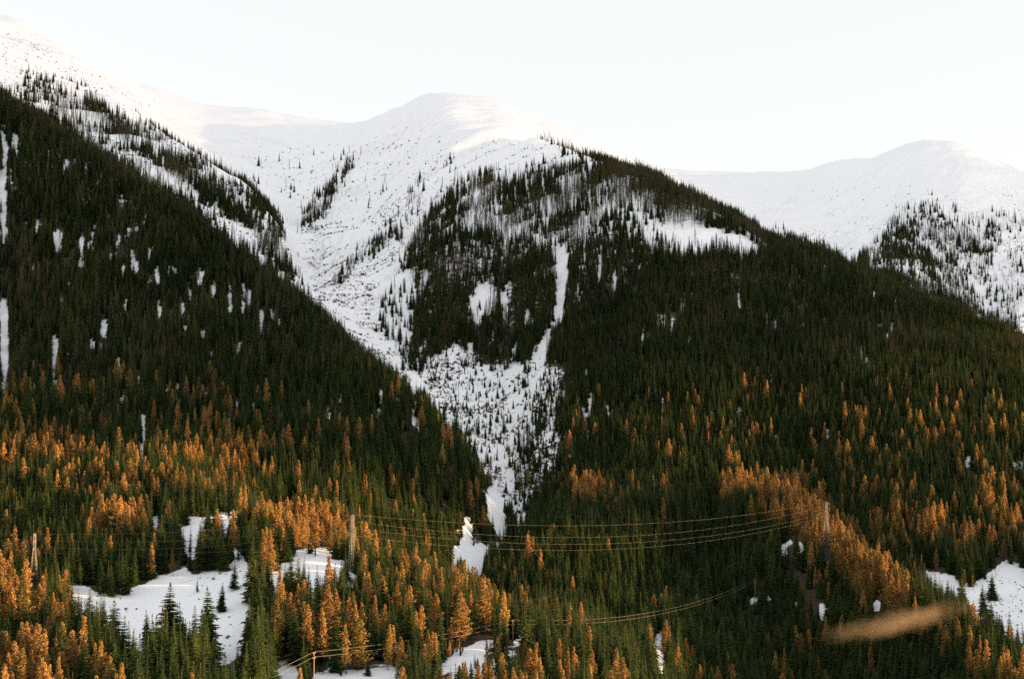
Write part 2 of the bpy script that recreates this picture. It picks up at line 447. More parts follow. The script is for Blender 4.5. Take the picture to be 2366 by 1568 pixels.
# avalanche chute and the V-shaped scree
cput_later = [[(1281, 570), (1302, 570), (1310, 640), (1305, 690), (1298, 728), (1284, 745), (1270, 772), (1258, 820), (1252, 865), (1238, 862), (1246, 810), (1264, 765), (1280, 735), (1288, 690), (1286, 630)]]
put(0.36, (965, 872), (1000, 845), (1030, 800), (1090, 788), (1120, 862), (1190, 850), (1240, 840), (1300, 838), (1312, 900), (1302, 1000), (1300, 1060), (1270, 1130), (1212, 1192), (1192, 1200), (1150, 1130), (1100, 1060), (1060, 1000))
put(0.60, (1230, 930), (1300, 880), (1300, 1060), (1260, 1140), (1210, 1190), (1180, 1130), (1200, 1020))
cput_later.append([(1118, 1128), (1150, 1140), (1172, 1225), (1162, 1248), (1128, 1190)])
cput_later.append([(1074, 1195), (1088, 1195), (1088, 1262), (1142, 1255), (1112, 1315), (1100, 1335), (1030, 1270), (1066, 1262)])
# snowy spur behind the left mountain
put(0.10, (60, 150), (190, 205), (268, 236), (435, 356), (565, 434), (652, 534), (681, 615), (728, 696), (660, 650), (430, 480), (250, 370), (0, 222), (0, 200))
put(0.9, (196, 206), (239, 245), (330, 315), (440, 395), (520, 440), (600, 510), (648, 570), (680, 655), (640, 625), (560, 520), (440, 440), (330, 360), (270, 310), (190, 240))
put(0.45, (300, 275), (435, 350), (565, 425), (652, 527), (665, 580), (610, 510), (530, 430), (430, 375), (330, 305))
put(0.8, (555, 415), (612, 470), (648, 520), (650, 545), (610, 500), (545, 435))
put(0.30, (250, 330), (360, 400), (470, 480), (600, 590), (700, 690), (600, 610), (430, 482), (250, 368))
put(0.28, (70, 185), (150, 195), (190, 240), (270, 310), (240, 350), (60, 262), (40, 215))
# open snow face of the middle mountain
put(0.28, (690, 460), (735, 432), (812, 366), (806, 400), (760, 440), (725, 500), (700, 490))
put(0.22, (610, 385), (640, 370), (640, 400), (615, 420))
put(0.22, (820, 600), (870, 560), (930, 500), (965, 455), (975, 480), (920, 560), (840, 610))
put(0.10, (900, 480), (1040, 330), (1060, 400), (1000, 500), (950, 560), (900, 640))
put(0.06, (1060, 370), (1240, 330), (1390, 380), (1290, 388), (1150, 398), (1050, 412))
put(0.55, (1235, 312), (1300, 335), (1395, 373), (1395, 386), (1300, 350), (1240, 324))
put(0.05, (540, 360), (640, 360), (800, 340), (900, 380), (800, 500), (700, 560), (650, 480))
for (a0, b0, a1, b1, w_, d_) in ((810, 368, 690, 520, 7, .5), (770, 440, 715, 510, 14, .4), (965, 470, 835, 598, 8, .5), (850, 570, 760, 680, 9, .45), (930, 620, 850, 760, 8, .4), (900, 420, 800, 520, 5, .25), (1000, 380, 880, 500, 5, .2), (560, 420, 610, 480, 6, .4)):
    put(d_, (a0 - w_, b0 - w_), (a0 + w_, b0 + w_), (a1 + w_, b1 + w_), (a1 - w_, b1 - w_))
# far right mountain
put(0.16, (1980, 600), (2080, 470), (2160, 440), (2250, 480), (2366, 500), (2366, 760), (2250, 745), (2100, 680))
put(0.40, (1975, 610), (2010, 560), (2070, 510), (2130, 480), (2135, 500), (2170, 505), (2200, 520), (2250, 560), (2240, 640), (2260, 745), (2200, 720), (2080, 670))
put(0.34, (2200, 500), (2300, 520), (2320, 560), (2290, 600), (2280, 680), (2250, 600))
put(0.12, (1750, 520), (1900, 540), (1960, 600), (1860, 570))
CLR = np.zeros((RH, RW), bool)                # bare snow that no crown covers
for pts_ in cput_later: cput(*pts_)
# openings in the near hills
cput((140, 1342), (270, 1382), (345, 1345), (430, 1312), (440, 1335), (592, 1292), (575, 1400), (562, 1500), (510, 1535), (492, 1450), (440, 1440), (400, 1425), (370, 1455), (305, 1500), (285, 1480), (240, 1400), (190, 1390))
cput((605, 1342), (640, 1318), (690, 1272), (760, 1266), (800, 1302), (752, 1332), (700, 1300), (645, 1345))
cput((340, 1192), (368, 1195), (366, 1228), (345, 1216))
cput((414, 1192), (440, 1196), (466, 1194), (462, 1240), (450, 1292), (430, 1275), (420, 1230))
cput((500, 1186), (565, 1182), (540, 1200), (508, 1218))
cput((540, 1262), (562, 1292), (530, 1300))
put(0.30, (412, 1188), (440, 1195), (500, 1183), (560, 1180), (590, 1185), (540, 1205), (505, 1235), (470, 1250), (445, 1290), (428, 1270), (418, 1230))
cput((636, 1532), (680, 1503), (684, 1600), (630, 1600))
cput((728, 1566), (800, 1553), (872, 1546), (930, 1566), (900, 1600), (728, 1600))
cput((985, 1552), (1050, 1514), (1105, 1484), (1160, 1478), (1150, 1500), (1090, 1526), (1020, 1552))
cput((1188, 1462), (1215, 1472), (1218, 1486), (1190, 1484))
cput((2128, 1318), (2180, 1328), (2240, 1358), (2300, 1318), (2322, 1296), (2380, 1312), (2460, 1480), (2366, 1478), (2340, 1455), (2290, 1425), (2250, 1402), (2200, 1372), (2150, 1350))
put(0.55, (1785, 1280), (1830, 1240), (1880, 1232), (1895, 1255), (1870, 1272), (1800, 1292))
put(0.5, (1718, 1392), (1770, 1368), (1830, 1385), (1900, 1400), (1895, 1420), (1720, 1402))
cput((1514, 1458), (1530, 1460), (1530, 1555), (1512, 1555))
put(0.2, (1400, 1470), (1450, 1462), (1455, 1490), (1400, 1500))
for (a_, b_, w_, h_) in ((1807, 1272, 13, 34), (1822, 1252, 8, 16), (1847, 1262, 12, 26), (1866, 1264, 9, 12), (1890, 1256, 7, 24), (1868, 1230, 12, 8), (1840, 1212, 14, 6), (1856, 1222, 10, 6), (1898, 1412, 9, 34), (1746, 1384, 26, 20), (1778, 1372, 16, 12), (1722, 1400, 10, 12), (2024, 1398, 12, 30), (1840, 1386, 8, 14), (1915, 1405, 7, 10)):
    cput((a_ - w_ * .5, b_ + h_ * .1), (a_ - w_ * .1, b_ - h_ * .5), (a_ + w_ * .2, b_ - h_ * .2), (a_ + w_ * .55, b_ - h_ * .3), (a_ + w_ * .4, b_ + h_ * .35), (a_, b_ + h_ * .2), (a_ - w_ * .2, b_ + h_ * .5))
# narrow snow gaps inside the left forest: centre column, top row, bottom row, width
for (su, s0, s1, sw) in ((8, 300, 560, 22), (35, 300, 340, 26), (8, 690, 900, 26), (125, 770, 900, 20), (328, 955, 1095, 13), (130, 530, 575, 18), (136, 550, 570, 22), (188, 545, 610, 12), (210, 525, 585, 10), (272, 535, 560, 12), (302, 560, 620, 8),
                         (312, 600, 625, 16), (362, 615, 655, 18), (390, 612, 632, 10), (405, 615, 630, 12), (460, 617, 655, 20), (492, 645, 680, 12), (530, 640, 715, 12), (562, 650, 720, 14), (575, 655, 700, 12), (602, 712, 770, 14), (645, 715, 750, 8),
                         (366, 685, 740, 10), (240, 735, 775, 22), (318, 860, 905, 8), (262, 880, 905, 6), (20, 1045, 1060, 14), (880, 900, 950, 10), (918, 918, 945, 12), (955, 930, 980, 10), (965, 960, 1000, 8),
                         (1483, 760, 810, 9), (1522, 720, 770, 6), (1535, 725, 750, 8), (1551, 725, 770, 7), (1580, 670, 720, 7), (1360, 880, 960, 10), (1345, 940, 965, 14), (1340, 985, 1010, 14), (1580, 985, 1020, 6), (1770, 720, 745, 8), (1730, 700, 720, 6),
                         (1832, 755, 780, 7), (1420, 610, 660, 10), (1385, 590, 640, 10), (1925, 1060, 1100, 8), (1995, 1070, 1110, 8), (2030, 1070, 1100, 7), (2050, 1040, 1060, 6), (1990, 790, 830, 8), (2050, 770, 800, 8), (2145, 910, 930, 8),
                         (2240, 1052, 1075, 40), (2350, 1065, 1080, 40), (1545, 1290, 1345, 8), (1600, 1320, 1340, 18), (1440, 1250, 1280, 10), (1150, 1250, 1310, 10), (720, 1350, 1385, 10), (760, 1490, 1550, 12), (1900, 1390, 1430, 16)):
    sw *= 0.72
    n_ = max(2, int((s1 - s0) / 16) + 1)
    edge = [(su + sw * (0.18 + 0.34 * hash2(np.array([q]), np.array([int(su)]), 5)[0]), s0 + (s1 - s0) * q / n_) for q in range(n_ + 1)]
    edge += [(su - sw * (0.12 + 0.36 * hash2(np.array([q]), np.array([int(su)]), 8)[0]), s0 + (s1 - s0) * (q + 0.3) / n_) for q in range(n_, -1, -1)]
    cput(*edge)
rs_ = np.random.default_rng(71)
for _ in range(330):                              # many thin broken streaks of snow between the stands
    if rs_.random() < 0.5: su, s0 = rs_.uniform(20, 900), rs_.uniform(330, 950)
    else: su, s0 = rs_.uniform(960, 2366), rs_.uniform(430, 1150)
    ln = rs_.uniform(10, 44); sw = rs_.uniform(2.0, 5.5); dx = rs_.normal(0, 2)
    if sample(DEN, np.array([su]), np.array([s0]))[0] < 0.7: continue
    cput((su - sw * 0.2, s0), (su + sw * 0.5, s0 + ln * 0.2), (su + sw * 0.5 + dx, s0 + ln * 0.6), (su + dx, s0 + ln), (su - sw * 0.5 + dx, s0 + ln * 0.7))
DENS = blur(DEN, 2)

LAR = np.full((RH, RW), 0.07)
def lput(val, *pts): LAR[poly_mask(pts)] = val


lput(0.28, (-400, -100), (2760, -100), (2760, 830), (-400, 830))
lput(0.62, (940, 380), (1480, 380), (1800, 560), (1500, 580), (1300, 570), (1180, 600), (930, 640))
lput(0.68, (0, 150), (270, 230), (680, 560), (700, 690), (430, 480), (0, 222))
lput(0.5, (1950, 480), (2400, 480), (2400, 780), (1950, 620))
lput(0.05, (560, 800), (1190, 950), (1190, 1300), (1000, 1240), (720, 1130))
lput(0.04, (1190, 1050), (1700, 900), (1700, 1568), (1190, 1568))
lput(0.20, (0, 850), (480, 850), (640, 1020), (480, 1160), (0, 1180))
lput(0.40, (60, 980), (250, 1040), (350, 1160), (330, 1230), (200, 1220), (80, 1120))
lput(0.34, (480, 1040), (640, 1020), (700, 1120), (500, 1160))
lput(0.45, (-400, 1330), (0, 1330), (130, 1390), (270, 1600), (-400, 1600))
lput(0.85, (590, 1175), (800, 1185), (815, 1290), (590, 1275))
lput(0.03, (215, 1370), (620, 1300), (600, 1600), (270, 1600))
lput(0.12, (600, 1330), (800, 1310), (800, 1500), (690, 1568), (600, 1600))
lput(0.13, (800, 1250), (1000, 1250), (1190, 1360), (1180, 1500), (800, 1540))
lput(0.36, (960, 1500), (1190, 1490), (1500, 1560), (1500, 1600), (960, 1600))
lput(0.55, (1320, 1100), (1370, 1100), (1440, 1160), (1430, 1200), (1330, 1180))
lput(0.05, (1450, 1230), (1780, 1180), (2050, 1420), (2300, 1600), (1450, 1600))
lput(0.80, (1650, 1115), (1830, 1085), (1910, 1160), (2020, 1260), (2140, 1390), (2250, 1500), (2366, 1540), (2366, 1600), (2240, 1560), (2100, 1440), (1990, 1370), (1900, 1270), (1800, 1200), (1670, 1165))
lput(0.20, (1950, 1090), (2366, 1120), (2366, 1330), (2140, 1320), (2020, 1230))
lput(0.08, (1650, 850), (2366, 850), (2366, 1100), (1700, 1100))

ROCK = np.zeros((RH, RW))
for val, pts in ((0.36, [(685, 520), (760, 500), (800, 580), (760, 660), (720, 680), (690, 600)]),
                 (0.30, [(700, 660), (900, 520), (940, 620), (880, 760), (950, 880), (860, 840)]),
                 (0.22, [(965, 872), (1090, 788), (1190, 850), (1312, 850), (1300, 1060), (1212, 1192), (1100, 1060)]),
                 (0.24, [(880, 280), (1000, 250), (1020, 290), (900, 450), (820, 470)]),
                 (0.40, [(0, 60), (120, 90), (200, 160), (100, 150), (0, 120)]),
                 (0.35, [(2250, 700), (2366, 620), (2366, 760)])):
    ROCK[poly_mask(pts)] = val
ROCK = blur(ROCK, 8)

# ------------------------------------------------------------------ terrain meshes
grid = np.arange(NR * NC).reshape(NR, NC)
V3 = np.stack([TX, TY, TZ], -1).reshape(-1, 3)
dU = np.gradient(np.stack([TX, TY, TZ], -1), axis=1); dR = np.gradient(np.stack([TX, TY, TZ], -1), axis=0)
NRM = np.cross(dU, dR).reshape(-1, 3)
NRM /= np.linalg.norm(NRM, axis=1, keepdims=True) + 1e-9
NRM *= np.sign(NRM[:, 2:3] + 1e-9)
ATR = sample(ROCK, TU, TV).ravel()
quads = np.stack([grid[:-1, :-1], grid[:-1, 1:], grid[1:, 1:], grid[1:, :-1]], -1)
QR = np.repeat(np.arange(NR - 1)[:, None], NC - 1, 1); QU = np.repeat(U[None, :-1], NR - 1, 0)
QG = rows_g[QR]
o_ = 4                                            # index of the first measured guide
zone = np.full(QG.shape, 0)
zone[(QG >= o_ + 3) & (QU < 1195)] = 1
zone[(QG >= o_ + 3) & (QU >= 1195)] = 2
zone[(QG >= o_ + 7) & (QU < 725)] = 3
zone[(QG >= o_ + 7) & (QU >= 725)] = 2
zone[(QG >= o_ + 10) & (QU < 1490)] = 4
zone[(QG >= o_ + 10) & (QU >= 1490)] = 5
names = [('hillside', 'near wooded hillside with snowy clearings along the bottom of the picture', 'hillside'),
         ('forested_mountain', 'dark forested mountain slope filling the left side', 'mountain'),
         ('forested_spur', 'broad forested spur in the middle with a snow chute and V-shaped scree', 'mountain'),
         ('snowy_spur', 'snowy spur with bands of trees behind the left forested slope', 'mountain'),
         ('snow_mountain', 'high snow basin and rounded white summit in the centre', 'mountain'),
         ('snow_mountain', 'distant snow mountain with rounded summit at the right', 'mountain')]
LAND = []
for zi, (nm, lab, cat) in enumerate(names):
    q = quads[zone == zi].reshape(-1, 4)
    used, inv = np.unique(q, return_inverse=True)
    me = mesh_from(nm, V3[used], inv.reshape(-1, 4), [M_GROUND], None, True)
    a = me.attributes.new('rock', 'FLOAT', 'POINT'); a.data.foreach_set('value', ATR[used].astype(np.float32))
    LAND.append((me, used))
    me.normals_split_custom_set_from_vertices(NRM[used].tolist())
    tag(link(nm, me), lab, cat, None, 'structure')
gm = mesh_from('ground', [(-9000, -9000, -420), (9000, -9000, -420), (9000, 12000, -420), (-9000, 12000, -420)], [(0, 1, 2, 3)], [M_GROUND])
tag(link('ground', gm), 'wide snow covered valley ground below the mountains', 'ground', None, 'structure')

# highest terrain row seen so far along each column (for the hidden-surface test)
HOR = np.minimum.accumulate(np.where(TY < 60, 4000, TV), axis=0)


def ground_at(u, v, Ymin=450, Ymax=6000):
    """first terrain point seen at picture position (u, v)"""
    j = int(np.clip(round((u - U[0]) / 5.0), 0, NC - 1))
    col = TV[:, j]; ok = (TY[:, j] > Ymin) & (TY[:, j] < Ymax)
    idx = np.where(ok & (col <= v))[0]
    i = idx[0] if len(idx) else np.where(ok)[0][np.argmin(np.abs(col[ok] - v))]
    f = 0.0
    if i > 0 and col[i - 1] > v >= col[i]: f = (col[i - 1] - v) / (col[i - 1] - col[i]); i0 = i - 1
    else: i0 = i; 
    y = TY[i0, j] + f * (TY[min(i0 + 1, NR - 1), j] - TY[i0, j]); z = TZ[i0, j] + f * (TZ[min(i0 + 1, NR - 1), j] - TZ[i0, j])
    return Vector(((u - CX) / F * (y * CP + z * SP), y, z))


# ------------------------------------------------------------------ tree shapes
def trunk_geo(Ht, r0, seed, sides=6, top=0.97):
    rg = np.random.default_rng(seed)
    lv = np.array([-0.05, 0.0, 0.02, 0.3, 0.65, top]); rr = np.array([1.5, 1.35, 1.0, 0.8, 0.45, 0.08]) * r0
    off = np.cumsum(rg.normal(0, 0.05, (len(lv), 2)), axis=0) * [[0.6]]
    vs, fs = [], []
    for k, (a, r) in enumerate(zip(lv, rr)):
        for s in range(sides):
            th = 2 * math.pi * s / sides
            vs.append((off[k, 0] + r * math.cos(th), off[k, 1] + r * math.sin(th), a * Ht))
    for k in range(len(lv) - 1):
        for s in range(sides):
            a, b = k * sides + s, k * sides + (s + 1) % sides
            fs += [(a, b, b + sides), (a, b + sides, a + sides)]
    return np.array(vs), np.array(fs)


def spruce_geo(Ht, R, seed, whorls=30, per=8, gaps=0.04, skirt=0.06):
    rg = np.random.default_rng(seed)
    vs, fs = [], []

    def tri(a, b, c):
        n = len(vs); vs.extend((a, b, c)); fs.append((n, n + 1, n + 2))
    side = 1 + 0.16 * rg.normal(size=6)
    for i in range(whorls):
        t = (i + 0.5 * rg.random()) / whorls
        t = skirt + (1 - skirt) * t ** 0.92
        prof = min(1.0, 0.55 + (t - skirt) * 4.0) * (1 - t) ** 0.82
        rad = R * prof * rg.uniform(0.78, 1.18) + 0.10
        hz = t * Ht
        nb = max(4, int(round(per * (0.55 + 0.6 * (1 - t)))))
        a0 = rg.random() * 6.28
        for k in range(nb):
            if rg.random() < gaps: continue
            a = a0 + 6.283 * k / nb + rg.normal(0, 0.16)
            L = rad * rg.uniform(0.7, 1.2) * side[int((a % 6.283) / 6.284 * 6)]
            droop = rg.uniform(0.24, 0.5) * L * (1.15 - t)
            d = np.array([math.cos(a), math.sin(a), 0]); s = np.array([-d[1], d[0], 0])
            base = np.array([0, 0, hz + 0.10 * L]) + d * 0.05 * L
            w = 0.25 * L + 0.16
            mid = d * 0.55 * L + np.array([0, 0, hz - 0.50 * droop])
            tip = d * L + np.array([0, 0, hz - 0.86 * droop])
            ml = mid + s * w + np.array([0, 0, -0.40 * w]); mr = mid - s * w + np.array([0, 0, -0.40 * w])
            tri(base, ml, mid); tri(base, mid, mr); tri(mid, ml, tip); tri(mid, tip, mr)
            for q in range(4):                                   # hanging side twigs
                f = rg.uniform(0.25, 0.95); sg = 1 if q % 2 else -1
                p = base * (1 - f) + tip * f
                tl = (0.22 + 0.20 * rg.random()) * L * (1.05 - 0.4 * f) + 0.14
                o = p + s * sg * tl * 0.8 + d * tl * 0.4 + np.array([0, 0, -tl * rg.uniform(0.35, 0.9)])
                tri(p + d * 0.13 * tl, p - d * 0.25 * tl + np.array([0, 0, -0.2 * tl]), o)
    top = np.array([0, 0, Ht * 1.015])
    for k in range(4):
        a = k * 1.57; d = np.array([math.cos(a), math.sin(a), 0])
        tri(top, d * 0.28 + [0, 0, Ht * 0.95], np.array([-d[1], d[0], 0]) * 0.28 + [0, 0, Ht * 0.945])
    return np.array(vs), np.array(fs)


def larch_geo(Ht, R, seed, branches=64, tufts=22, lo=0.16, size=0.42, power=0.75, fill=1.0):
    rg = np.random.default_rng(seed)
    vs, fs = [], []

    def tri(a, b, c):
        n = len(vs); vs.extend((a, b, c)); fs.append((n, n + 1, n + 2))
    lob = 1 + 0.22 * rg.normal(size=(5, 5))
    for i in range(branches):
        t = lo + (1 - lo) * ((i + rg.random()) / branches) ** 0.95
        prof = min(1.0, 0.35 + (t - lo) * 3.2) * (1 - t) ** power
        a = i * 2.399 + rg.normal(0, 0.25)
        L = (R * prof * rg.uniform(0.7, 1.2) + 0.25) * lob[min(4, int(t * 5)), int((a % 6.283) / 6.284 * 5)]
        rise = rg.uniform(-0.12, 0.22) * L
        d = np.array([math.cos(a), math.sin(a), 0]); s = np.array([-d[1], d[0], 0])
        p0 = np.array([0, 0, t * Ht]); p1 = d * L + [0, 0, t * Ht + rise]
        n = max(5, int(tufts * (0.35 + 0.65 * L / R) * fill))
        tri(p0 + [0, 0, 0.06], p0 - [0, 0, 0.06], p1)
        for q in range(n):
            f = rg.random() ** 0.6
            c = p0 * (1 - f) + p1 * f + s * rg.normal(0, 0.17) * L + np.array([0, 0, -0.10 * L * math.sin(f * 3.14) + rg.normal(0, 0.22)])
            e = size * rg.uniform(0.6, 1.5)
            x = rg.normal(size=3); x /= np.linalg.norm(x); y = np.cross(x, rg.normal(size=3)); y /= np.linalg.norm(y) + 1e-6
            tri(c - x * e * 0.8, c + x * e * 0.8 + y * 0.2 * e, c + y * e)
    for k in range(12):
        c = np.array([rg.normal(0, 0.12), rg.normal(0, 0.12), Ht * rg.uniform(0.94, 1.01)]); e = size * 0.7
        x = rg.normal(size=3); x /= np.linalg.norm(x); y = np.cross(x, rg.normal(size=3)); y /= np.linalg.norm(y)
        tri(c - x * e, c + x * e, c + y * e)
    return np.array(vs), np.array(fs)


def shrub_geo(seed, n=46):
    rg = np.random.default_rng(seed)
    vs, fs = [], []
    for q in range(n):
        a = rg.random() * 6.28; e = rg.uniform(0.15, 1.0)
        d = np.array([math.cos(a) * e, math.sin(a) * e, rg.uniform(0.25, 1.0) * (1.1 - 0.5 * e)])
        b = d * rg.uniform(0.1, 0.5) * [1, 1, 0.5]; s = np.array([-math.sin(a), math.cos(a), 0]) * rg.uniform(0.05, 0.16)
        k = len(vs); vs += [b + s, b - s, d]; fs.append((k, k + 1, k + 2))
        k = len(vs); vs += [d + s, d - s * 1.4, d * 0.8 + [0, 0, 0.18]]; fs.append((k, k + 1, k + 2))
    return np.array(vs), np.array(fs)


TREE_H = 26.0
kinds = {}            # kind -> list of dict(crown, trunk, joined)


def add_shape(kind, crown, trunk, mat):
    cv, cf = crown; tv, tf = trunk
    lst = kinds.setdefault(kind, [])
    nm = {'s': 'spruce', 'l': 'larch', 'b': 'bare_larch'}[kind]
    jm = mesh_from(nm + '_shape', np.vstack([cv, tv]), np.vstack([cf, tf + len(cv)]), [mat, M_BARK], [0] * len(cf) + [1] * len(tf))
    lst.append(dict(crown=mesh_from(nm + '_crown', cv, cf, [mat]), trunk=mesh_from(nm + '_trunk', tv, tf, [M_BARK]), joined=jm))


for s, (R, wh, per, gp, sk) in enumerate(((4.3, 34, 9, .03, .04), (3.6, 32, 9, .05, .06), (4.8, 34, 10, .03, .03), (3.1, 32, 8, .08, .08), (4.0, 34, 9, .10, .06), (4.4, 36, 9, .05, .04))):
    add_shape('s', spruce_geo(TREE_H, R, 100 + s, wh, per, gp, sk), trunk_geo(TREE_H, 0.27, 100 + s), M_SPRUCE)
for s, (R, br, tu, lo, pw) in enumerate(((4.5, 84, 38, .12, .80), (3.9, 76, 36, .16, .85), (5.1, 92, 40, .10, .75), (3.4, 70, 32, .20, .90), (4.3, 80, 36, .14, .70))):
    add_shape('l', larch_geo(TREE_H, R, 200 + s, br, tu, lo, 0.50, pw), trunk_geo(TREE_H, 0.26, 200 + s), M_LARCH)
for s, (R, br, tu, lo, pw) in enumerate(((2.3, 56, 13, .14, .55), (1.9, 50, 12, .18, .6), (2.6, 60, 12, .10, .5))):
    add_shape('b', larch_geo(TREE_H, R, 300 + s, br, tu, lo, 0.40, pw), trunk_geo(TREE_H, 0.24, 300 + s), M_BARELARCH)

# ------------------------------------------------------------------ scatter
# candidate stands: one per ground cell, kept by the measured density
def terrain_points(n_total, seed):
    rg = np.random.default_rng(seed)
    A = 0.5 * np.linalg.norm(np.cross(V3[quads[..., 2]] - V3[quads[..., 0]], V3[quads[..., 3]] - V3[quads[..., 1]]), axis=-1)
    vis = TV[1:, 1:] < HOR[:-1, 1:] + np.clip(140000 / np.maximum(TY[1:, 1:], 300), 20, 200)      # drop ground well behind a crest
    A = A * vis * (TY[:-1, :-1] > 480) * (TY[:-1, :-1] < 5200) * (TU[:-1, :-1] > -330) * (TU[:-1, :-1] < 2700)
    A = A * np.clip(DENS_Q + 0.004, 0, 1)
    p = (A / A.sum()).ravel()
    n = rg.multinomial(n_total, p)
    idx = np.repeat(np.arange(len(p)), n)
    a = rg.random((len(idx), 1)); b = rg.random((len(idx), 1))
    q = quads.reshape(-1, 4)[idx]
    P = (V3[q[:, 0]] * (1 - a) + V3[q[:, 1]] * a) * (1 - b) + (V3[q[:, 3]] * (1 - a) + V3[q[:, 2]] * a) * b
    return P


q_u = TU[:-1, :-1]; q_v = TV[:-1, :-1]; q_y = TY[:-1, :-1]
DENS_Q = np.maximum(sample(DENS, q_u, q_v), sample(DENS, q_u, q_v - 20 * 1500 / np.maximum(q_y, 400)) * 0.7)
P = terrain_points(330000, 5)
pu, pv = project(P[:, 0], P[:, 1], P[:, 2])
stand = fbm(P[:, 0] / 55, P[:, 1] / 55, 35, 3)
dens0 = sample(blur(DEN, 6), pu, pv)                          # trees stay shorter in open stands
hgt = np.interp(P[:, 1], [600, 1400, 2000, 2600, 3500], [16.0, 19.0, 21, 23, 25]) * np.clip(1.15 - np.clip(dens0 < 0.5, 0, 1) * 0.32, 0.5, 1) * np.clip(RNG.normal(1, 0.22, len(P)), 0.42, 1.55) * (1 + 0.28 * stand)
scree = poly_mask([(965, 872), (1030, 800), (1120, 862), (1312, 838), (1300, 1060), (1270, 1130), (1192, 1200), (1100, 1060)])
hgt = np.where(sample(scree, pu, pv), hgt * RNG.uniform(0.22, 0.85, len(P)), hgt)
hgt = np.where((pu > 190) & (pu < 800) & (pv > 1390) & (P[:, 1] < 760), hgt * 1.28, hgt)
hpx = hgt / (P[:, 1]) * F
wire_v = np.interp(pu, [540, 725, 950, 1185, 1500, 1700], [1572, 1524, 1490, 1456, 1440, 1385])
wire_y = np.interp(pu, [540, 725, 1185, 1700], [520, 590, 655, 990])
tall_w = (np.random.default_rng(3).random(len(P)) < 0.55) & (pu > 540) & (pu < 1640) & (P[:, 1] < wire_y - 2) & (pv - hpx < wire_v)
hgt = np.where(tall_w, np.clip((pv - wire_v - 3) / F * P[:, 1], 3.0, None), hgt)
hpx = hgt / (P[:, 1]) * F
dmin = np.full(len(P), 9.0)
wu = 26 * fbm(P[:, 0] / 60, P[:, 1] / 90, 61, 3) * np.clip((P[:, 1] - 900) / 700, 0.15, 1)       # ragged edges of the woods
wv = 40 * fbm(P[:, 0] / 45, P[:, 1] / 120, 63, 3) * np.clip((P[:, 1] - 900) / 700, 0.1, 1)
for kf in (0.04, 0.22, 0.42, 0.6):
    dmin = np.minimum(dmin, sample(DENS, pu + wu, pv + wv - hpx * kf))
# clearings and thickets: noise stretched down the slope
patch = fbm(P[:, 0] / 15, P[:, 1] / 120, 41, 3)
patch2 = fbm(P[:, 0] / 13, P[:, 1] / 110, 47, 2)
keep_p = np.clip(dmin, 0, 1) * np.clip(1.0 + 1.5 * patch * (1.25 - dmin), 0.1, 1.8)
keep_p = np.where((patch2 > 0.52) & (P[:, 1] > 900), keep_p * 0.12, keep_p)
keep = RNG.random(len(P)) < keep_p * 1.05
cov = np.zeros(len(P))
jag = 30 * fbm(P[:, 0] / 11, P[:, 1] / 11, 201, 2) * (P[:, 1] < 1100); jag2 = 44 * fbm(P[:, 0] / 11, P[:, 1] / 11, 203, 2) * (P[:, 1] < 1100)
for kf, wf in ((0.0, 0), (0.12, .11), (0.12, -.11), (0.3, 0), (0.3, .09), (0.3, -.09), (0.5, 0), (0.7, 0)):
    cov += sample(CLR, pu + jag + wf * hpx * np.where(P[:, 1] < 1000, 1, .5), pv + jag2 - hpx * kf)
keep &= (cov < 1) | ((cov < 4.5) & (P[:, 1] > 950) & (RNG.random(len(P)) < 0.22)) | ((P[:, 1] < 1100) & (pu < 620) & (RNG.random(len(P)) < 0.05)) | ((cov < 2.5) & (RNG.random(len(P)) < 0.12))
keep &= ~((pv > 1560) & (pu > 600) & (pu < 1215) & (cov + sample(CLR, pu, pv - hpx * 0.9) > 0))
P, hgt, pu, pv, hpx, dmin = [a[keep] for a in (P, hgt, pu, pv, hpx, dmin)]
# spacing
cell = np.where(P[:, 1] < 1000, 4.5, np.where(P[:, 1] < 1900, 4.7, 5.0))
key = np.floor(P[:, 0] / cell).astype(np.int64) * 100003 + np.floor(P[:, 1] / cell).astype(np.int64) + (P[:, 1] // 100 > 18).astype(np.int64) * 10**12 + (P[:, 1] < 1000).astype(np.int64) * 10**13
_, first = np.unique(key, return_index=True)
P, hgt, pu, pv, hpx, dmin = [a[first] for a in (P, hgt, pu, pv, hpx, dmin)]
lp = sample(LAR, pu, pv - hpx * 0.5) * (1 + 2.1 * fbm(P[:, 0] / 55, P[:, 1] / 60, 77, 3))
isl = RNG.random(len(P)) < lp
kind = np.where(isl, 'l', 's').astype('<U1')
bare = isl & (RNG.random(len(P)) < np.clip((P[:, 2] + 35) / 70, 0, 1))
kind[bare] = 'b'

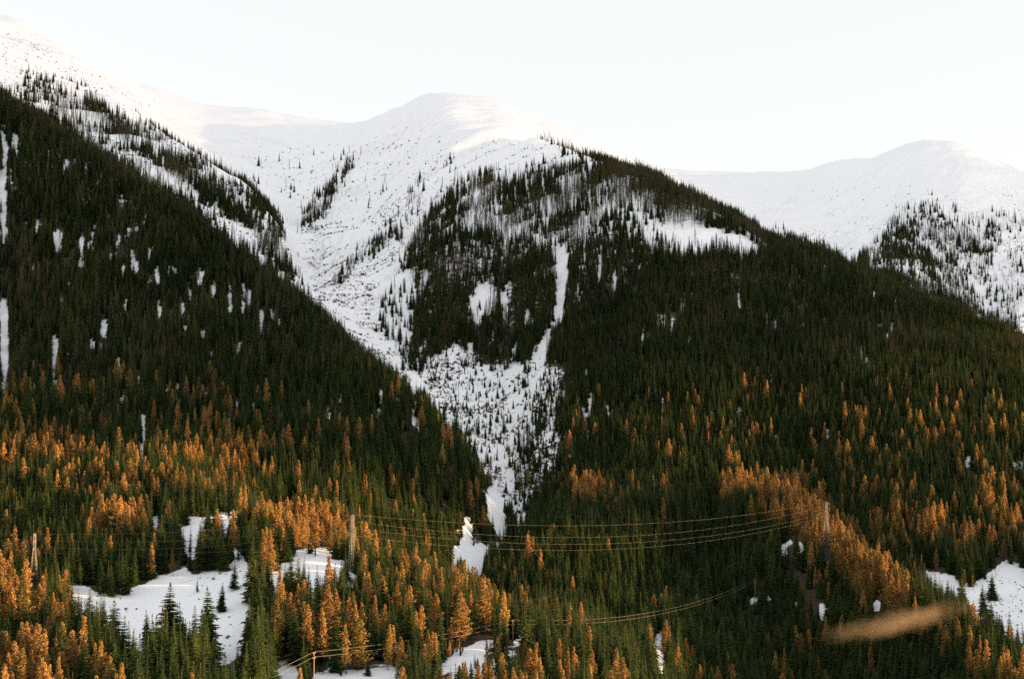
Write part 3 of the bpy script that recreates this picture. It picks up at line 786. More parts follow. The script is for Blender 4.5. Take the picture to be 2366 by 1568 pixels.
# trees that stand out in the photograph: column, row of the foot, height in picture units, kind, label
FEAT = [
    (541, 1362, 68, 's', 'lone dark spruce on open snow, right of the meadow centre'),
    (511, 1412, 66, 's', 'lone dark spruce in the snow meadow, lower left of the higher lone one'),
    (462, 1322, 128, 's', 'big dark spruce standing where the snow gully enters the meadow'),
    (516, 1318, 68, 's', 'first spruce right of the big spruce above the meadow'),
    (478, 1522, 166, 's', 'tall dark spruce with a pointed tip in the lower middle of the snow meadow'),
    (393, 1516, 168, 's', 'ragged tall spruce left of the pointed one in the snow meadow'),
    (261, 1512, 124, 's', 'dark spruce at the left foot of the snow meadow'),
    (338, 1492, 84, 's', 'small spruce in front of the meadow between two tall dark ones'),
    (420, 1500, 62, 's', 'small spruce in the dip between the two tallest meadow trees'),
    (455, 1368, 34, 's', 'very small spruce on the snow slope under the big spruce'),
    (596, 1498, 174, 's', 'dark spruce bordering the meadow on its right side'),
    (628, 1520, 120, 's', 'second dark spruce bordering the meadow on its right side'),
    (365, 1545, 120, 's', 'dark spruce in front of the ragged tall spruce below the meadow'),
    (440, 1572, 110, 's', 'dark spruce at the bottom edge under the pointed meadow spruce'),
    (300, 1535, 100, 's', 'dark spruce right of the left foot of the meadow'),
    (850, 1560, 40, 's', 'small round dark spruce alone on the bottom snow strip'),
    (935, 1585, 52, 's', 'dark spruce right of the lone one on the bottom snow strip'),
    (1098, 1545, 34, 's', 'small dark spruce in front of the snowy track'),
    (1165, 995, 44, 's', 'conspicuous dark conifer alone on the V-shaped scree'),
    (2222, 1405, 76, 's', 'narrow dark spruce on the left edge of the right snow meadow'),
    (2272, 1420, 70, 's', 'stout dark spruce in the middle of the right snow meadow'),
    (2292, 1385, 60, 's', 'dark spruce just behind the stout one in the right snow meadow'),
    (2152, 1362, 40, 's', 'small dark spruce at the upper tip of the right snow meadow'),
    (2012, 1415, 46, 's', 'dark spruce beside the narrow snow gap left of the larch rib'),
    (640, 1272, 92, 'l', 'broad golden larch group leader on the knoll left of the middle pylon'),
    (664, 1268, 72, 'l', 'golden larch just right of the broad one on the knoll'),
    (728, 1284, 98, 'l', 'tall golden larch with bare trunk on the snow knoll'),
    (700, 1270, 74, 'l', 'golden larch left of the tall one on the snow knoll'),
    (762, 1278, 60, 'l', 'smaller golden larch between the snow knoll and the middle pylon'),
    (828, 1548, 116, 'l', 'tall orange larch with open crown above the bottom snow strip'),
    (925, 1530, 50, 'l', 'small orange larch above the bottom snow strip'),
    (20, 1330, 84, 'l', 'wide rounded orange larch at the left edge of the picture'),
    (232, 1590, 106, 'l', 'orange larch pair leader at the bottom left, left of the dark spruces'),
    (252, 1592, 84, 'l', 'shorter orange larch touching the bottom left pair leader'),
    (300, 1592, 62, 's', 'olive pointed spruce at the bottom edge right of the orange pair'),
    (135, 1400, 70, 'l', 'pink-orange larch at the upper left corner of the snow meadow'),
    (1330, 1185, 80, 'l', 'left larch of the lit orange clump right of the V scree'),
    (1352, 1186, 72, 'l', 'second larch of the lit orange clump right of the V scree'),
    (1375, 1196, 68, 'l', 'third larch of the lit orange clump right of the V scree'),
    (1398, 1204, 60, 'l', 'fourth larch of the lit orange clump right of the V scree'),
    (1424, 1212, 64, 'l', 'lowest larch of the lit orange clump right of the V scree'),
]
fp = []
for (fu, fv, fh, fk, lab) in FEAT:
    fp.append(ground_at(fu, min(fv, 1640), 480))
fx = np.array([p[:] for p in fp])
for (x, y, z) in fx:                                            # room for them
    d = np.hypot(P[:, 0] - x, P[:, 1] - y)
    ok = d > 4.2
    P, hgt, pu, pv, hpx, kind = [a[ok] for a in (P, hgt, pu, pv, hpx, kind)]
MASTS = ((78, 1232, 1346, 735), (813, 1188, 1312, 750), (1910, 1158, 1246, 1070), (725, 1506, 1592, 585), (1185, 1436, 1474, 650))
pu, pv = project(P[:, 0], P[:, 1], P[:, 2]); hpx = hgt / P[:, 1] * F
for (mu, m0, m1, my) in MASTS:
    ok = ~((P[:, 1] < my + 4) & (np.abs(pu - mu) < 6 + hpx * 0.10) & (pv - hpx < m1) & (pv > m0))
    P, hgt, pu, pv, hpx, kind = [a[ok] for a in (P, hgt, pu, pv, hpx, kind)]
nf = len(FEAT)
P = np.vstack([fx, P])
hgt = np.concatenate([[fh / F * y for (_, _, fh, _, _), (x, y, z) in zip(FEAT, fx)], hgt])
kind = np.concatenate([[f[3] for f in FEAT], kind])
pu, pv = project(P[:, 0], P[:, 1], P[:, 2]); hpx = hgt / P[:, 1] * F
N = len(P)
rotz = RNG.random(N) * 6.283
lean = RNG.normal(0, 0.028, (N, 2))
fat = np.clip(RNG.normal(1.0, 0.13, N), 0.7, 1.35) * np.interp(P[:, 1], [700, 1500, 2600], [1.05, 0.98, 0.78]) * np.where(kind == 'l', 1.08, 1.0)
fat[:nf] *= 1.38
var = RNG.integers(0, 60, N)

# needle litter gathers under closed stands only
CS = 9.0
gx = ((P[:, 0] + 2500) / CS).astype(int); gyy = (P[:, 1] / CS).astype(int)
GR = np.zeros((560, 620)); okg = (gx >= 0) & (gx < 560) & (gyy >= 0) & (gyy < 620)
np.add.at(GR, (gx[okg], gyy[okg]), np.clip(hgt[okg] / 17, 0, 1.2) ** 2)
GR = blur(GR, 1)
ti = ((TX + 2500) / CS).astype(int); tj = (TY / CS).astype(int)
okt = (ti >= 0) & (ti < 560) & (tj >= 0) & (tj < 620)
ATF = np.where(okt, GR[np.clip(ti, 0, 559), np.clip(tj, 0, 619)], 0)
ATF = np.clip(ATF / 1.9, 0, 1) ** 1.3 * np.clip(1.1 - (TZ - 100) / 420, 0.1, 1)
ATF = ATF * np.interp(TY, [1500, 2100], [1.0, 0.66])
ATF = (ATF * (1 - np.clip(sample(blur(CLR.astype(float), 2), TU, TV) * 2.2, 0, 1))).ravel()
for me, used in LAND:
    a = me.attributes.new('forest', 'FLOAT', 'POINT'); a.data.foreach_set('value', ATF[used].astype(np.float32))

# which ones show largest: near-to-far coverage
zb = np.zeros((int(VH / 2), int(VW / 2)), bool)
seen = np.zeros(N)
cand = np.argsort(P[:, 1])
cand = cand[P[cand, 1] < 1500]
for i in cand:
    hh = hpx[i] / 2; y1 = pv[i] / 2; y0 = y1 - hh; x = pu[i] / 2; ww = hh * 0.16 * fat[i]
    a, b = int(max(y0, 0)), int(min(y1, zb.shape[0]))
    c0, c1 = int(max(x - ww, 0)), int(min(x + ww + 1, zb.shape[1]))
    if a >= b or c0 >= c1: continue
    yy = (np.arange(a, b) - y0)[:, None] / max(hh, 1); xx = np.abs(np.arange(c0, c1) + 0.5 - x)[None, :]
    m = xx <= ww * yy + 0.5
    s = zb[a:b, c0:c1]
    seen[i] = (m & ~s).sum()
    s |= m
seen[:nf] += 1e6
single = []
for k in 'sl':
    idx = np.where(kind == k)[0]
    idx = idx[np.argsort(-seen[idx])][:300]
    single += [i for i in idx if seen[i] > 25]
single = np.array(single)
is_single = np.zeros(N, bool); is_single[single] = True

# zones by which the single trees are told apart
LANDMARKS = [
    ((-100, 1190, 330, 1330), 'above the left snow meadow near the left edge'),
    ((-100, 900, 460, 1190), 'on the sunlit rise above the left pylon'),
    ((330, 1180, 600, 1330), 'at the upper edge of the left snow meadow'),
    ((600, 1180, 830, 1300), 'around the snow knoll left of the middle pylon'),
    ((-100, 1330, 215, 1700), 'on the bottom left slope below the left pylon'),
    ((215, 1330, 600, 1700), 'in front of the left snow meadow'),
    ((600, 1300, 800, 1700), 'between left snow meadow and left wooden pole'),
    ((800, 1200, 1000, 1450), 'on the near ridge right of the middle pylon'),
    ((800, 1450, 1000, 1700), 'above the snow strip between the wooden poles'),
    ((1000, 1250, 1200, 1480), 'on the near ridge above the right wooden pole'),
    ((1000, 1480, 1230, 1700), 'by the snowy track below the right pole'),
    ((1230, 1480, 1560, 1700), 'on the ridge falling right of the right pole'),
    ((1230, 1000, 1640, 1480), 'on the dark slope right of the V-shaped scree'),
    ((1640, 1080, 1920, 1260), 'on the crest left of the right pylon'),
    ((1560, 1260, 1960, 1700), 'on the dark slope left of the larch rib'),
    ((1900, 1120, 2120, 1420), 'on the larch rib below the right pylon'),
    ((1960, 1400, 2240, 1700), 'at the lower larch rib near the smoke'),
    ((2120, 1050, 2500, 1400), 'in the forest above the right snow meadow'),
    ((2240, 1400, 2600, 1700), 'below the right snow meadow at the right edge'),
]


def zone_of(u, v):
    for (a, b, c, d), t in LANDMARKS:
        if a <= u <= c and b <= v <= d: return t
    return 'on the dark forest slope behind the near ridge' if u < 1230 else 'on the wooded slope above the larch rib'


def make_tree(i, label, group):
    k = kind[i]; sh = kinds[k][var[i] % len(kinds[k])]
    nm = 'spruce_tree' if k == 's' else 'larch_tree'
    e = bpy.data.objects.new(nm, None)
    e.empty_display_size = 1
    e.location = P[i]
    s = hgt[i] / TREE_H
    e.rotation_euler = (lean[i, 0], lean[i, 1], rotz[i]); e.scale = (s * fat[i], s * fat[i], s)
    COL.objects.link(e)
    for pn, me in (('trunk', sh['trunk']), ('crown', sh['crown'])):
        c = bpy.data.objects.new(pn, me); c.parent = e; COL.objects.link(c)
    tag(e, label, 'tree', group)


med = {}
for i in single: med.setdefault((kind[i], zone_of(pu[i], pv[i])), []).append(hpx[i])
LAB = {}
ORD = ['first', 'second', 'third', 'fourth', 'fifth', 'sixth', 'seventh', 'eighth']
for i in single:
    zn = zone_of(pu[i], pv[i]); mm = np.percentile(med[(kind[i], zn)], [33, 67])
    LAB[i] = ('low' if hpx[i] < mm[0] else ('tall' if hpx[i] > mm[1] else 'middling'), zn)
for i in single:
    k = kind[i]
    gname = 'dark spruces that show largest' if k == 's' else 'golden larches that show largest'
    if i < nf:
        make_tree(i, FEAT[i][4], gname)
    else:
        zn = zone_of(pu[i], pv[i])
        mm = np.percentile(med[(k, zn)], [33, 67])
        size = 'low' if hpx[i] < mm[0] else ('tall' if hpx[i] > mm[1] else 'middling')
        base = 'dark spruce' if k == 's' else 'golden larch'
        mates = sorted((j for j in single if j >= nf and kind[j] == k and LAB[j] == (size, zn)), key=lambda j: pu[j])
        r = mates.index(i); m = len(mates)
        place = f'{ORD[r]} from left,' if r < 8 and r <= m / 2 else (f'{ORD[m - 1 - r]} from right,' if m - 1 - r < 8 else 'mid-row')
        make_tree(i, f'{size} {base} {place} {zn}', f'{"spruces" if k == "s" else "larches"} {zn}')

# the rest of the woods, too many to count
SRC = {}
for k, lst in kinds.items():
    c = bpy.data.collections.new('shapes_' + k)
    for n, sh in enumerate(lst):
        o = bpy.data.objects.new(f'shape_{k}_{n:02d}', sh['joined']); c.objects.link(o)
    SRC[k] = (c, len(lst))
c = bpy.data.collections.new('shapes_shrub')
for n in range(4):
    sv, sf = shrub_geo(400 + n)
    c.objects.link(bpy.data.objects.new(f'shape_shrub_{n:02d}', mesh_from('shrub_shape', sv, sf, [M_SHRUB])))
SRC['h'] = (c, 4)


def scatter_group(coll):
    ng = bpy.data.node_groups.new('scatter', 'GeometryNodeTree')
    ng.interface.new_socket('Geometry', in_out='INPUT', socket_type='NodeSocketGeometry')
    ng.interface.new_socket('Geometry', in_out='OUTPUT', socket_type='NodeSocketGeometry')
    gi = ng.nodes.new('NodeGroupInput'); go = ng.nodes.new('NodeGroupOutput')
    ci = ng.nodes.new('GeometryNodeCollectionInfo')
    ci.inputs['Collection'].default_value = coll
    ci.inputs['Separate Children'].default_value = True
    ci.inputs['Reset Children'].default_value = True
    ip = ng.nodes.new('GeometryNodeInstanceOnPoints')
    ip.inputs['Pick Instance'].default_value = True

    def attr(nm, ty):
        a = ng.nodes.new('GeometryNodeInputNamedAttribute'); a.data_type = ty; a.inputs['Name'].default_value = nm
        return a.outputs['Attribute']
    er = ng.nodes.new('FunctionNodeEulerToRotation')
    ng.links.new(attr('rot', 'FLOAT_VECTOR'), er.inputs[0])
    ng.links.new(gi.outputs[0], ip.inputs['Points']); ng.links.new(ci.outputs[0], ip.inputs['Instance'])
    ng.links.new(attr('pick', 'INT'), ip.inputs['Instance Index'])
    ng.links.new(er.outputs[0], ip.inputs['Rotation']); ng.links.new(attr('size', 'FLOAT_VECTOR'), ip.inputs['Scale'])
    ng.links.new(ip.outputs[0], go.inputs[0])
    return ng


NGS = {k: scatter_group(v[0]) for k, v in SRC.items()}


def scatter(name, label, cat, k, pts, rot, size, pick):
    if len(pts) == 0: return
    me = bpy.data.meshes.new(name)
    me.vertices.add(len(pts)); me.vertices.foreach_set('co', np.asarray(pts, np.float32).ravel())
    a = me.attributes.new('rot', 'FLOAT_VECTOR', 'POINT'); a.data.foreach_set('vector', np.asarray(rot, np.float32).ravel())
    a = me.attributes.new('size', 'FLOAT_VECTOR', 'POINT'); a.data.foreach_set('vector', np.asarray(size, np.float32).ravel())
    a = me.attributes.new('pick', 'INT', 'POINT'); a.data.foreach_set('value', (np.asarray(pick) % SRC[k][1]).astype(np.int32))
    o = link(name, me)
    md = o.modifiers.new('scatter', 'NODES'); md.node_group = NGS[k]
    tag(o, label, cat, None, 'stuff')
    return o


far_u = pu
wood_zone = np.where(P[:, 1] < 950, 0, np.where((pu < 1190) & (P[:, 1] < 2060) & (pv > 200) & ~((pu > 900) & (P[:, 1] > 1400)), 1, np.where((P[:, 1] > 2060) & (pu < 730), 2, np.where((P[:, 1] > 2650) & (pu > 1500), 4, 3))))
WZ = ['on the near hills', 'covering the left mountain slope', 'in bands on the snowy spur at upper left', 'covering the middle spur', 'on the distant right mountain']
KN = {'s': ('spruce_forest', 'dark spruce forest'), 'l': ('larch_forest', 'golden larch trees mixed into the forest'), 'b': ('bare_larch_forest', 'thin brown larches mixed into the forest')}
for zi in range(5):
    for k in 'slb':
        m = (wood_zone == zi) & (kind == k) & ~is_single
        s = hgt[m] / TREE_H
        scatter(KN[k][0], KN[k][1] + ' ' + WZ[zi], 'forest', k, P[m], np.stack([lean[m, 0], lean[m, 1], rotz[m]], -1), np.stack([s * fat[m], s * fat[m], s], -1), var[m])

# low shrubs and dwarf pines poking out of the snow
SHR = np.zeros((RH, RW))
for val, pts in ((1.0, [(965, 872), (1000, 845), (1030, 800), (1090, 788), (1190, 850), (1300, 838), (1312, 1000), (1270, 1130), (1192, 1200), (1100, 1060)]),
                 (0.7, [(690, 520), (800, 520), (900, 640), (870, 720), (950, 880), (840, 830), (720, 690)]),
                 (0.30, [(700, 520), (900, 360), (1040, 330), (1040, 420), (940, 560), (880, 700), (800, 520)]),
                 (0.10, [(540, 340), (900, 330), (1000, 300), (1040, 330), (800, 500), (660, 480)]),
                 (0.12, [(1040, 330), (1240, 330), (1390, 385), (1300, 560), (1000, 520)]),
                 (0.25, [(60, 190), (268, 236), (565, 434), (652, 534), (700, 680), (430, 470), (200, 330), (0, 200)]),
                 (0.12, [(0, 60), (200, 165), (400, 240), (300, 250), (100, 190), (0, 180)]),
                 (0.30, [(1980, 600), (2100, 470), (2366, 480), (2366, 760), (2250, 745)]),
                 (0.12, [(1720, 520), (1980, 540), (1960, 600), (1860, 580)]),
                 (0.05, [(1850, 430), (2366, 440), (2366, 520), (1980, 560)]),
                 (0.5, [(140, 1342), (345, 1345), (590, 1292), (560, 1500), (500, 1530), (300, 1500)]),
                 (0.5, [(2128, 1318), (2366, 1310), (2366, 1478), (2200, 1372)])):
    SHR[poly_mask(pts)] = val
DENS_Q = sample(SHR, q_u, q_v) - 0.004
S = terrain_points(46000, 9)
su, sv = project(S[:, 0], S[:, 1], S[:, 2])
clump = np.where(S[:, 1] > 1500, fbm((S[:, 0] - S[:, 1]) * 0.707 / 13, (S[:, 0] + S[:, 1]) * 0.707 / 130, 91, 3), 0.2 + fbm(S[:, 0] / 22, S[:, 1] / 40, 92, 3)) * 1.5 + 0.10
ok = RNG.random(len(S)) < np.clip(clump * 1.5, 0.03, 1)
S = S[ok]; n = len(S)
sz = np.clip(RNG.lognormal(0.2, 0.55, n), 0.4, 3.6) * np.where(S[:, 1] < 1100, 0.42, 1.0)
scatter('shrubs', 'low brown shrubs and dwarf pines sticking out of the snow', 'shrubs', 'h', S, np.stack([0 * sz, 0 * sz, RNG.random(n) * 6.28], -1), np.stack([sz, sz, sz * RNG.uniform(0.6, 1.3, n)], -1), RNG.integers(0, 40, n))


# ------------------------------------------------------------------ pylons, poles and cables
def bar_geo(a, b, r, sides=4):
    a = np.array(a, float); b = np.array(b, float)
    d = b - a; d /= np.linalg.norm(d) + 1e-9
    s = np.cross(d, [0, 0, 1.0] if abs(d[2]) < 0.9 else [1.0, 0, 0]); s /= np.linalg.norm(s); t = np.cross(d, s)
    vs = [e + r * (math.cos(k * 6.2832 / sides + .785) * s + math.sin(k * 6.2832 / sides + .785) * t) for e in (a, b) for k in range(sides)]
    fs = []
    for k in range(sides):
        k2 = (k + 1) % sides
        fs += [(k, k2, k2 + sides), (k, k2 + sides, k + sides)]
    for k in range(1, sides - 1): fs += [(0, k + 1, k), (sides, sides + k, sides + k + 1)]
    return vs, fs


class Bars:
    def __init__(self): self.v = []; self.f = []
    def add(self, a, b, r, sides=4):
        vs, fs = bar_geo(a, b, r, sides); n = len(self.v)
        self.v += vs; self.f += [tuple(i + n for i in f) for f in fs]
        return self
    def build(self, name, mat, parent):
        return link(name, mesh_from(name, np.array(self.v), np.array(self.f), [mat]), parent)


def pylon(base, height, rz, label, w0=4.6, w1=1.1, arms=((0.70, 2.6), (0.83, 2.2), (0.95, 1.8))):
    e = link('lattice_pylon', None, None, base); e.rotation_euler = (0, 0, rz)
    tag(e, label, 'pylon', 'lattice power pylons')
    half = lambda t: (w0 + (w1 - w0) * min(1, t / 0.7)) / 2
    cor = [(-1, -1), (1, -1), (1, 1), (-1, 1)]
    pt = lambda c, t: (c[0] * half(t), c[1] * half(t), t * height)
    for c_ in cor:
        b = Bars()
        for a, d in ((-0.06, 0.7), (0.7, 0.97)): b.add(pt(c_, max(a, 0)) if a >= 0 else (c_[0] * w0 / 2, c_[1] * w0 / 2, -1.5), pt(c_, d), 0.12)
        b.build('leg', M_STEEL, e)
    lv = [0.0, 0.12, 0.23, 0.33, 0.42, 0.50, 0.57, 0.64, 0.70, 0.76, 0.82, 0.88, 0.93, 0.97]
    for s in range(4):                                      # bracing of each face
        c1, c2 = cor[s], cor[(s + 1) % 4]
        b = Bars()
        for a, d in zip(lv[:-1], lv[1:]):
            b.add(pt(c1, a), pt(c2, d), 0.05); b.add(pt(c2, a), pt(c1, d), 0.05); b.add(pt(c1, d), pt(c2, d), 0.07)
        b.build('bracing', M_STEEL, e)
    at = []
    for (t, L) in arms:
        for sg in (-1, 1):
            b = Bars(); hw = half(t); z = t * height
            tip = (sg * (hw + L), 0, z + 0.1)
            for cy in (-1, 1):
                b.add((sg * hw, cy * hw, z), tip, 0.09); b.add((sg * hw, cy * hw, z + 1.5), tip, 0.09)
                b.add((sg * (hw + L * 0.5), cy * hw * 0.5, z + 0.05), (sg * hw, cy * hw, z + 1.5), 0.06)
            arm = b.build('cross_arm', M_STEEL, e)
            ins = Bars()
            for q in range(7): ins.add((tip[0], 0, z - 0.1 - q * 0.24), (tip[0], 0, z - 0.22 - q * 0.24), 0.16, 6)
            ins.add((tip[0], 0, z), (tip[0], 0, z - 1.9), 0.05)
            ins.build('insulator', M_PORC, arm)
            at.append((tip[0], 0, z - 1.9))
    pk = Bars()
    for c_ in cor: pk.add(pt(c_, 0.97), (0, 0, height), 0.09)
    pk.build('peak', M_STEEL, e)
    at.append((0, 0, height))
    M = Matrix.Translation(base) @ Matrix.Rotation(rz, 4, 'Z')
    return [M @ Vector(a) for a in at]


def pylon_base(u, v_top, Y, v_foot):
    p = ground_at(u, v_foot, Y - 120, Y + 200)
    top = float(z_of(v_top, p.y))
    return p, top - p.z


pb1, ph1 = pylon_base(78, 1232, 830, 1352)
pb2, ph2 = pylon_base(813, 1188, 800, 1322)
pb3, ph3 = pylon_base(1910, 1158, 1120, 1262)
d12 = pb2 - pb1; d23 = pb3 - pb2
r1 = math.atan2(d12.y, d12.x) + math.pi / 2
r2 = math.atan2((pb3 - pb1).y, (pb3 - pb1).x) + math.pi / 2
A1 = pylon(pb1, ph1, r1, 'tapering steel lattice pylon at the far left among larches')
A2 = pylon(pb2, ph2, r2, 'slender steel lattice pylon standing right of the snow knoll', 3.6, 1.2)
A3 = pylon(pb3, ph3, math.atan2(d23.y, d23.x) + math.pi / 2, 'steel lattice pylon among orange larches on the right rib')


def cable(a, b, sag, label, group, r=0.018, n=40):
    a, b = Vector(a), Vector(b)
    pts = [a.lerp(b, t) - Vector((0, 0, 4 * sag * t * (1 - t))) for t in np.linspace(0, 1, n + 1)]
    vs, fs = [], []
    S_ = 5
    d = (b - a).normalized(); s = d.cross(Vector((0, 0, 1))).normalized(); t_ = s.cross(d)
    for p in pts:
        for k in range(S_):
            th = k * 6.2832 / S_
            vs.append(p - a + r * (math.cos(th) * s + math.sin(th) * t_))
    for q in range(n):
        for k in range(S_):
            k2 = (k + 1) % S_
            fs += [(q * S_ + k, q * S_ + k2, q * S_ + k2 + S_), (q * S_ + k, q * S_ + k2 + S_, q * S_ + k + S_)]
    o = link('power_cable', mesh_from('power_cable', np.array([v[:] for v in vs]), np.array(fs), [M_WIRE], None, True), None, a)
    tag(o, label, 'cable', group)


ARMN = ['lower left arm', 'lower right arm', 'middle left arm', 'middle right arm', 'upper left arm', 'upper right arm', 'peak']
for j in (1, 2, 5, 6):
    cable(A1[j], A2[j], 5 if j < 6 else 3.5, f'thin cable from the {ARMN[j]} of the left pylon to the middle pylon', 'cables between left and middle pylon')
    cable(A2[j], A3[j], 15 if j < 6 else 11, f'long sagging cable from the {ARMN[j]} of the middle pylon to the right pylon', 'cables between middle and right pylon')
for j in (1, 2, 5, 6):
    cable(A1[j], A1[j] + Vector((-260, 40, 4)), 5 if j < 6 else 3.5, f'thin cable from the {ARMN[j]} of the left pylon out past the left edge', 'cables leaving the left pylon')


def wooden_pole(u, v_top, v_foot, Y, rz, label, hmin=9.0):
    p = ground_at(u, v_foot, Y - 80, Y + 150)
    Hh = max(float(z_of(v_top, p.y)) - p.z, hmin)
    e = link('wooden_pole', None, None, p); e.rotation_euler = (0, 0, rz); tag(e, label, 'pole', 'wooden line poles')
    lv = np.linspace(-1, Hh, 8); vs, fs = [], []
    for z in lv:
        r = 0.24 - 0.09 * max(z, 0) / Hh
        vs += [(r * math.cos(k * .7854), r * math.sin(k * .7854), z) for k in range(8)]
    for q in range(7):
        for k in range(8):
            a, b = q * 8 + k, q * 8 + (k + 1) % 8
            fs += [(a, b, b + 8), (a, b + 8, a + 8)]
    for k in range(1, 7): fs.append((56, 56 + k, 57 + k))
    link('shaft', mesh_from('pole_shaft', np.array(vs), np.array(fs), [M_WOOD], None, True), e)
    at = []
    for z in (Hh - 0.25, Hh - 2.2):
        Bars().add((-1.1, 0, z), (1.1, 0, z), 0.11).build('cross_arm', M_WOOD, e)
        for sx in (-1, 1):
            b = Bars(); b.add((sx, 0, z + 0.1), (sx, 0, z + 0.45), 0.09, 6); b.add((sx, 0, z + 0.2), (sx, 0, z + 0.3), 0.15, 6); b.build('insulator', M_PORC, e)
            at.append((sx, 0, z + 0.45))
    M = Matrix.Translation(p) @ Matrix.Rotation(rz, 4, 'Z')
    return [M @ Vector(a) for a in at]


W1 = wooden_pole(725, 1506, 1592, 590, 1.2, 'pale wooden line pole at the bottom edge, left of the snow strip')
W2 = wooden_pole(1185, 1436, 1478, 650, 1.0, 'pale wooden line pole on the near ridge above the snowy track')
W3 = wooden_pole(1745, 1338, 1402, 1000, 0.8, 'wooden line pole half hidden in the dark forest left of the larch rib')
WN = ['upper left', 'upper right', 'lower left', 'lower right']
for j in range(4):
    cable(W1[j], W2[j], 1.6, f'{WN[j]} wire between the left wooden pole and the ridge pole', 'wires between the wooden poles', 0.021)
    cable(W2[j], W3[j], 9.0, f'{WN[j]} wire from the ridge pole across the valley to the right', 'wires from the ridge pole to the right', 0.021)
    cable(W1[j], W1[j] + Vector((-62, -75, -18)), 1.6, f'{WN[j]} wire from the left wooden pole down to the bottom edge', 'wires leaving the left wooden pole', 0.021)


# ------------------------------------------------------------------ smoke drifting off the rib
def volume_material(name, color, dens, scale, thr, stretch):
    m = bpy.data.materials.new(name); m.use_nodes = True; nt = m.node_tree; nt.nodes.clear()
    out = nt.nodes.new('ShaderNodeOutputMaterial'); pvn = nt.nodes.new('ShaderNodeVolumePrincipled')
    tc = nt.nodes.new('ShaderNodeTexCoord')
    ln = nt.nodes.new('ShaderNodeVectorMath'); ln.operation = 'LENGTH'
    nt.links.new(tc.outputs['Object'], ln.inputs[0])
    fall = ramp(nt, ln.outputs['Value'], [(0.0, 1.0), (0.95, 0.0)])
    mp = nt.nodes.new('ShaderNodeMapping'); mp.inputs['Scale'].default_value = stretch
    nt.links.new(tc.outputs['Object'], mp.inputs[0])
    n = noise_node(nt, scale, 4, 0.6, mp.outputs[0])
    nr = math_node(nt, 'MULTIPLY', math_node(nt, 'SUBTRACT', n.outputs[0], 0.5), 2.2)
    core = math_node(nt, 'ADD', fall.outputs[0], nr)
    core = math_node(nt, 'MULTIPLY', math_node(nt, 'SUBTRACT', core, thr), fall.outputs[0])
    d = math_node(nt, 'MULTIPLY', math_node(nt, 'MAXIMUM', core, 0.0), dens)
    nt.links.new(d, pvn.inputs['Density'])
    pvn.inputs['Color'].default_value = (*color, 1); pvn.inputs['Anisotropy'].default_value = 0.0
    nt.links.new(pvn.outputs[0], out.inputs['Volume'])
    return m


def ball(name, seg=20, rng=12):
    vs, fs = [(0, 0, 1)], []
    for i in range(1, rng):
        for j in range(seg):
            a, b = math.pi * i / rng, 2 * math.pi * j / seg
            vs.append((math.sin(a) * math.cos(b), math.sin(a) * math.sin(b), math.cos(a)))
    vs.append((0, 0, -1)); L = len(vs) - 1
    for j in range(seg):
        k = (j + 1) % seg
        fs.append((0, 1 + j, 1 + k)); fs.append((L, L - seg + k, L - seg + j))
        for i in range(rng - 2):
            a, b = 1 + i * seg + j, 1 + i * seg + k
            fs += [(a, a + seg, b + seg), (a, b + seg, b)]
    return np.array(vs, float), np.array(fs)


bv, bf = ball('ball')
sm = link('smoke_wisp', mesh_from('smoke_wisp', bv, bf, [volume_material('smoke', (0.88, 0.64, 0.40), 0.052, 1.4, 0.0, (3.0, 1.0, 0.8))]))  # orange of the low sun is put into the pale smoke's colour
gp_ = ground_at(2080, 1440, 700, 1100)
sm.location = (float(x_of(2075, 1436, 620)), 620, float(z_of(1436, 620)))
sm.scale = (46, 9, 7.5); sm.rotation_euler = (0, math.radians(-10), 0.2)
tag(sm, 'soft wisp of smoke, orange sunlight in its colour, drifting over the lower larch rib', 'smoke', None, 'stuff')

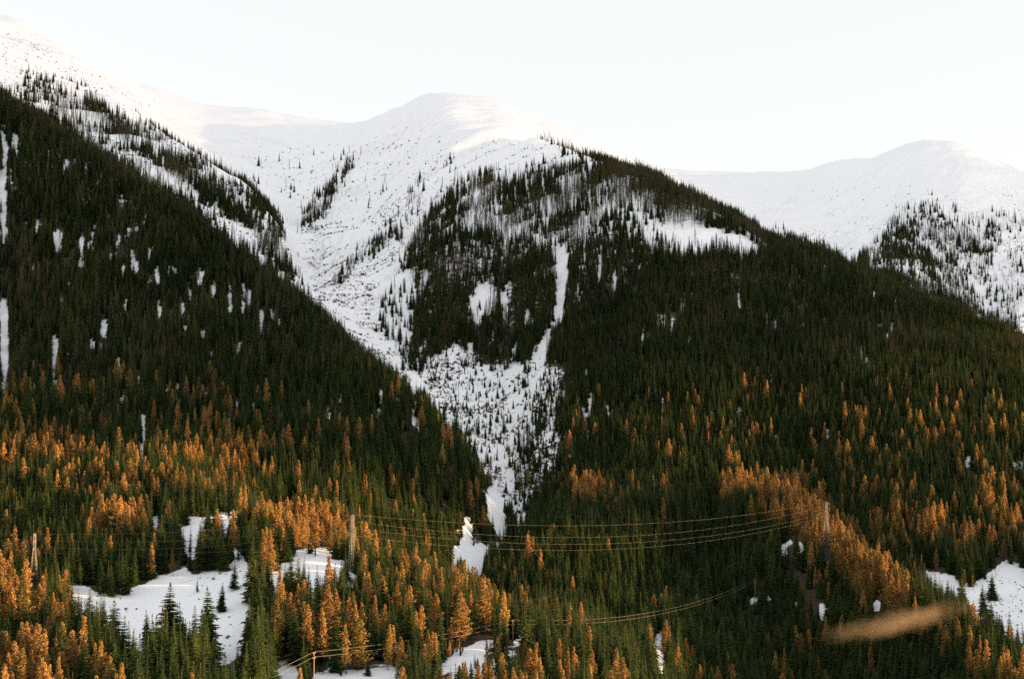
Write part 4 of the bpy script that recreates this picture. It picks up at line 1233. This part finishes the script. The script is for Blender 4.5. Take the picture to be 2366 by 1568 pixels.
# ------------------------------------------------------------------ unseen cloud bank and added veil, out of frame right: shade slopes, dim peaks
SUP = Vector((0, 0, 1)) - SUN_DIR * SUN_DIR.z; SUP.normalize()
SLT = SUN_DIR.cross(SUP)
m_cloud, nt_, b_ = new_mat('shade_cloud'); b_.inputs['Base Color'].default_value = (0.9, 0.9, 0.9, 1)
m_veil, nt_, b_ = new_mat('thin_shade_cloud'); b_.inputs['Base Color'].default_value = (0.9, 0.9, 0.9, 1)  # half-clear surface of the added veil that weakens the sun on the peaks
tr = nt_.nodes.new('ShaderNodeBsdfTransparent'); mx = nt_.nodes.new('ShaderNodeMixShader'); mx.inputs[0].default_value = 0.75
nt_.links.new(tr.outputs[0], mx.inputs[1]); nt_.links.new(b_.outputs[0], mx.inputs[2])
nt_.links.new(mx.outputs[0], nt_.nodes['Material Output'].inputs['Surface'])
R3 = np.array([SLT[:], SUN_DIR[:], SUP[:]])
for (l0, l1, s0, s1, dist, mt, lobe, lab, seed) in ((-7000, 2500, 70, 640, 7000, m_cloud, 165, 'long unseen cloud bank shaped to shade the upper slopes', 131), (-7500, 2500, 560, 2600, 8200, m_veil, 0, 'thin unseen veil of cloud added to dim the sun on the peaks', 151)):
    L = np.linspace(l0, l1, 620); NS = 22
    end = np.clip(np.minimum(L - l0, l1 - L) / 900, 0.001, 1) ** 0.5
    lo = s0 + 55 * fbm(L / 420, L * 0, seed, 5, 0.6) - lobe / (1 + np.abs((L + 1185) / 100) ** 6)      # lobe below the bank, shaped to shade the foot of the V
    hi = s1 + 140 * fbm(L / 600, L * 0 + 9, seed + 3, 4)
    c = (lo + hi) / 2; hh = (hi - lo) / 2 * end
    vs = []
    for k in range(NS):
        th = 2 * math.pi * k / NS
        dep = 350 * end * np.sign(math.sin(th)) * abs(math.sin(th)) ** 0.6 * (1 + 0.2 * fbm(L / 300, L * 0 + k, seed + 5, 3))
        vs.append(np.stack([L, dep, c + hh * math.cos(th)], -1))
    vs = np.array(vs).transpose(1, 0, 2).reshape(-1, 3)
    vs[:, 0] -= (l0 + l1) / 2; vs[:, 2] -= (s0 + s1) / 2
    a, b = np.meshgrid(np.arange(619), np.arange(NS), indexing='ij'); b2 = (b + 1) % NS
    fs = np.stack([a * NS + b, a * NS + b2, (a + 1) * NS + b2, (a + 1) * NS + b], -1).reshape(-1, 4)
    cl = link('cloud', mesh_from('cloud', vs @ R3, fs, [mt], None, True), None, SUN_DIR * dist + SLT * ((l0 + l1) / 2) + SUP * ((s0 + s1) / 2))
    tag(cl, lab, 'cloud', None, 'stuff')
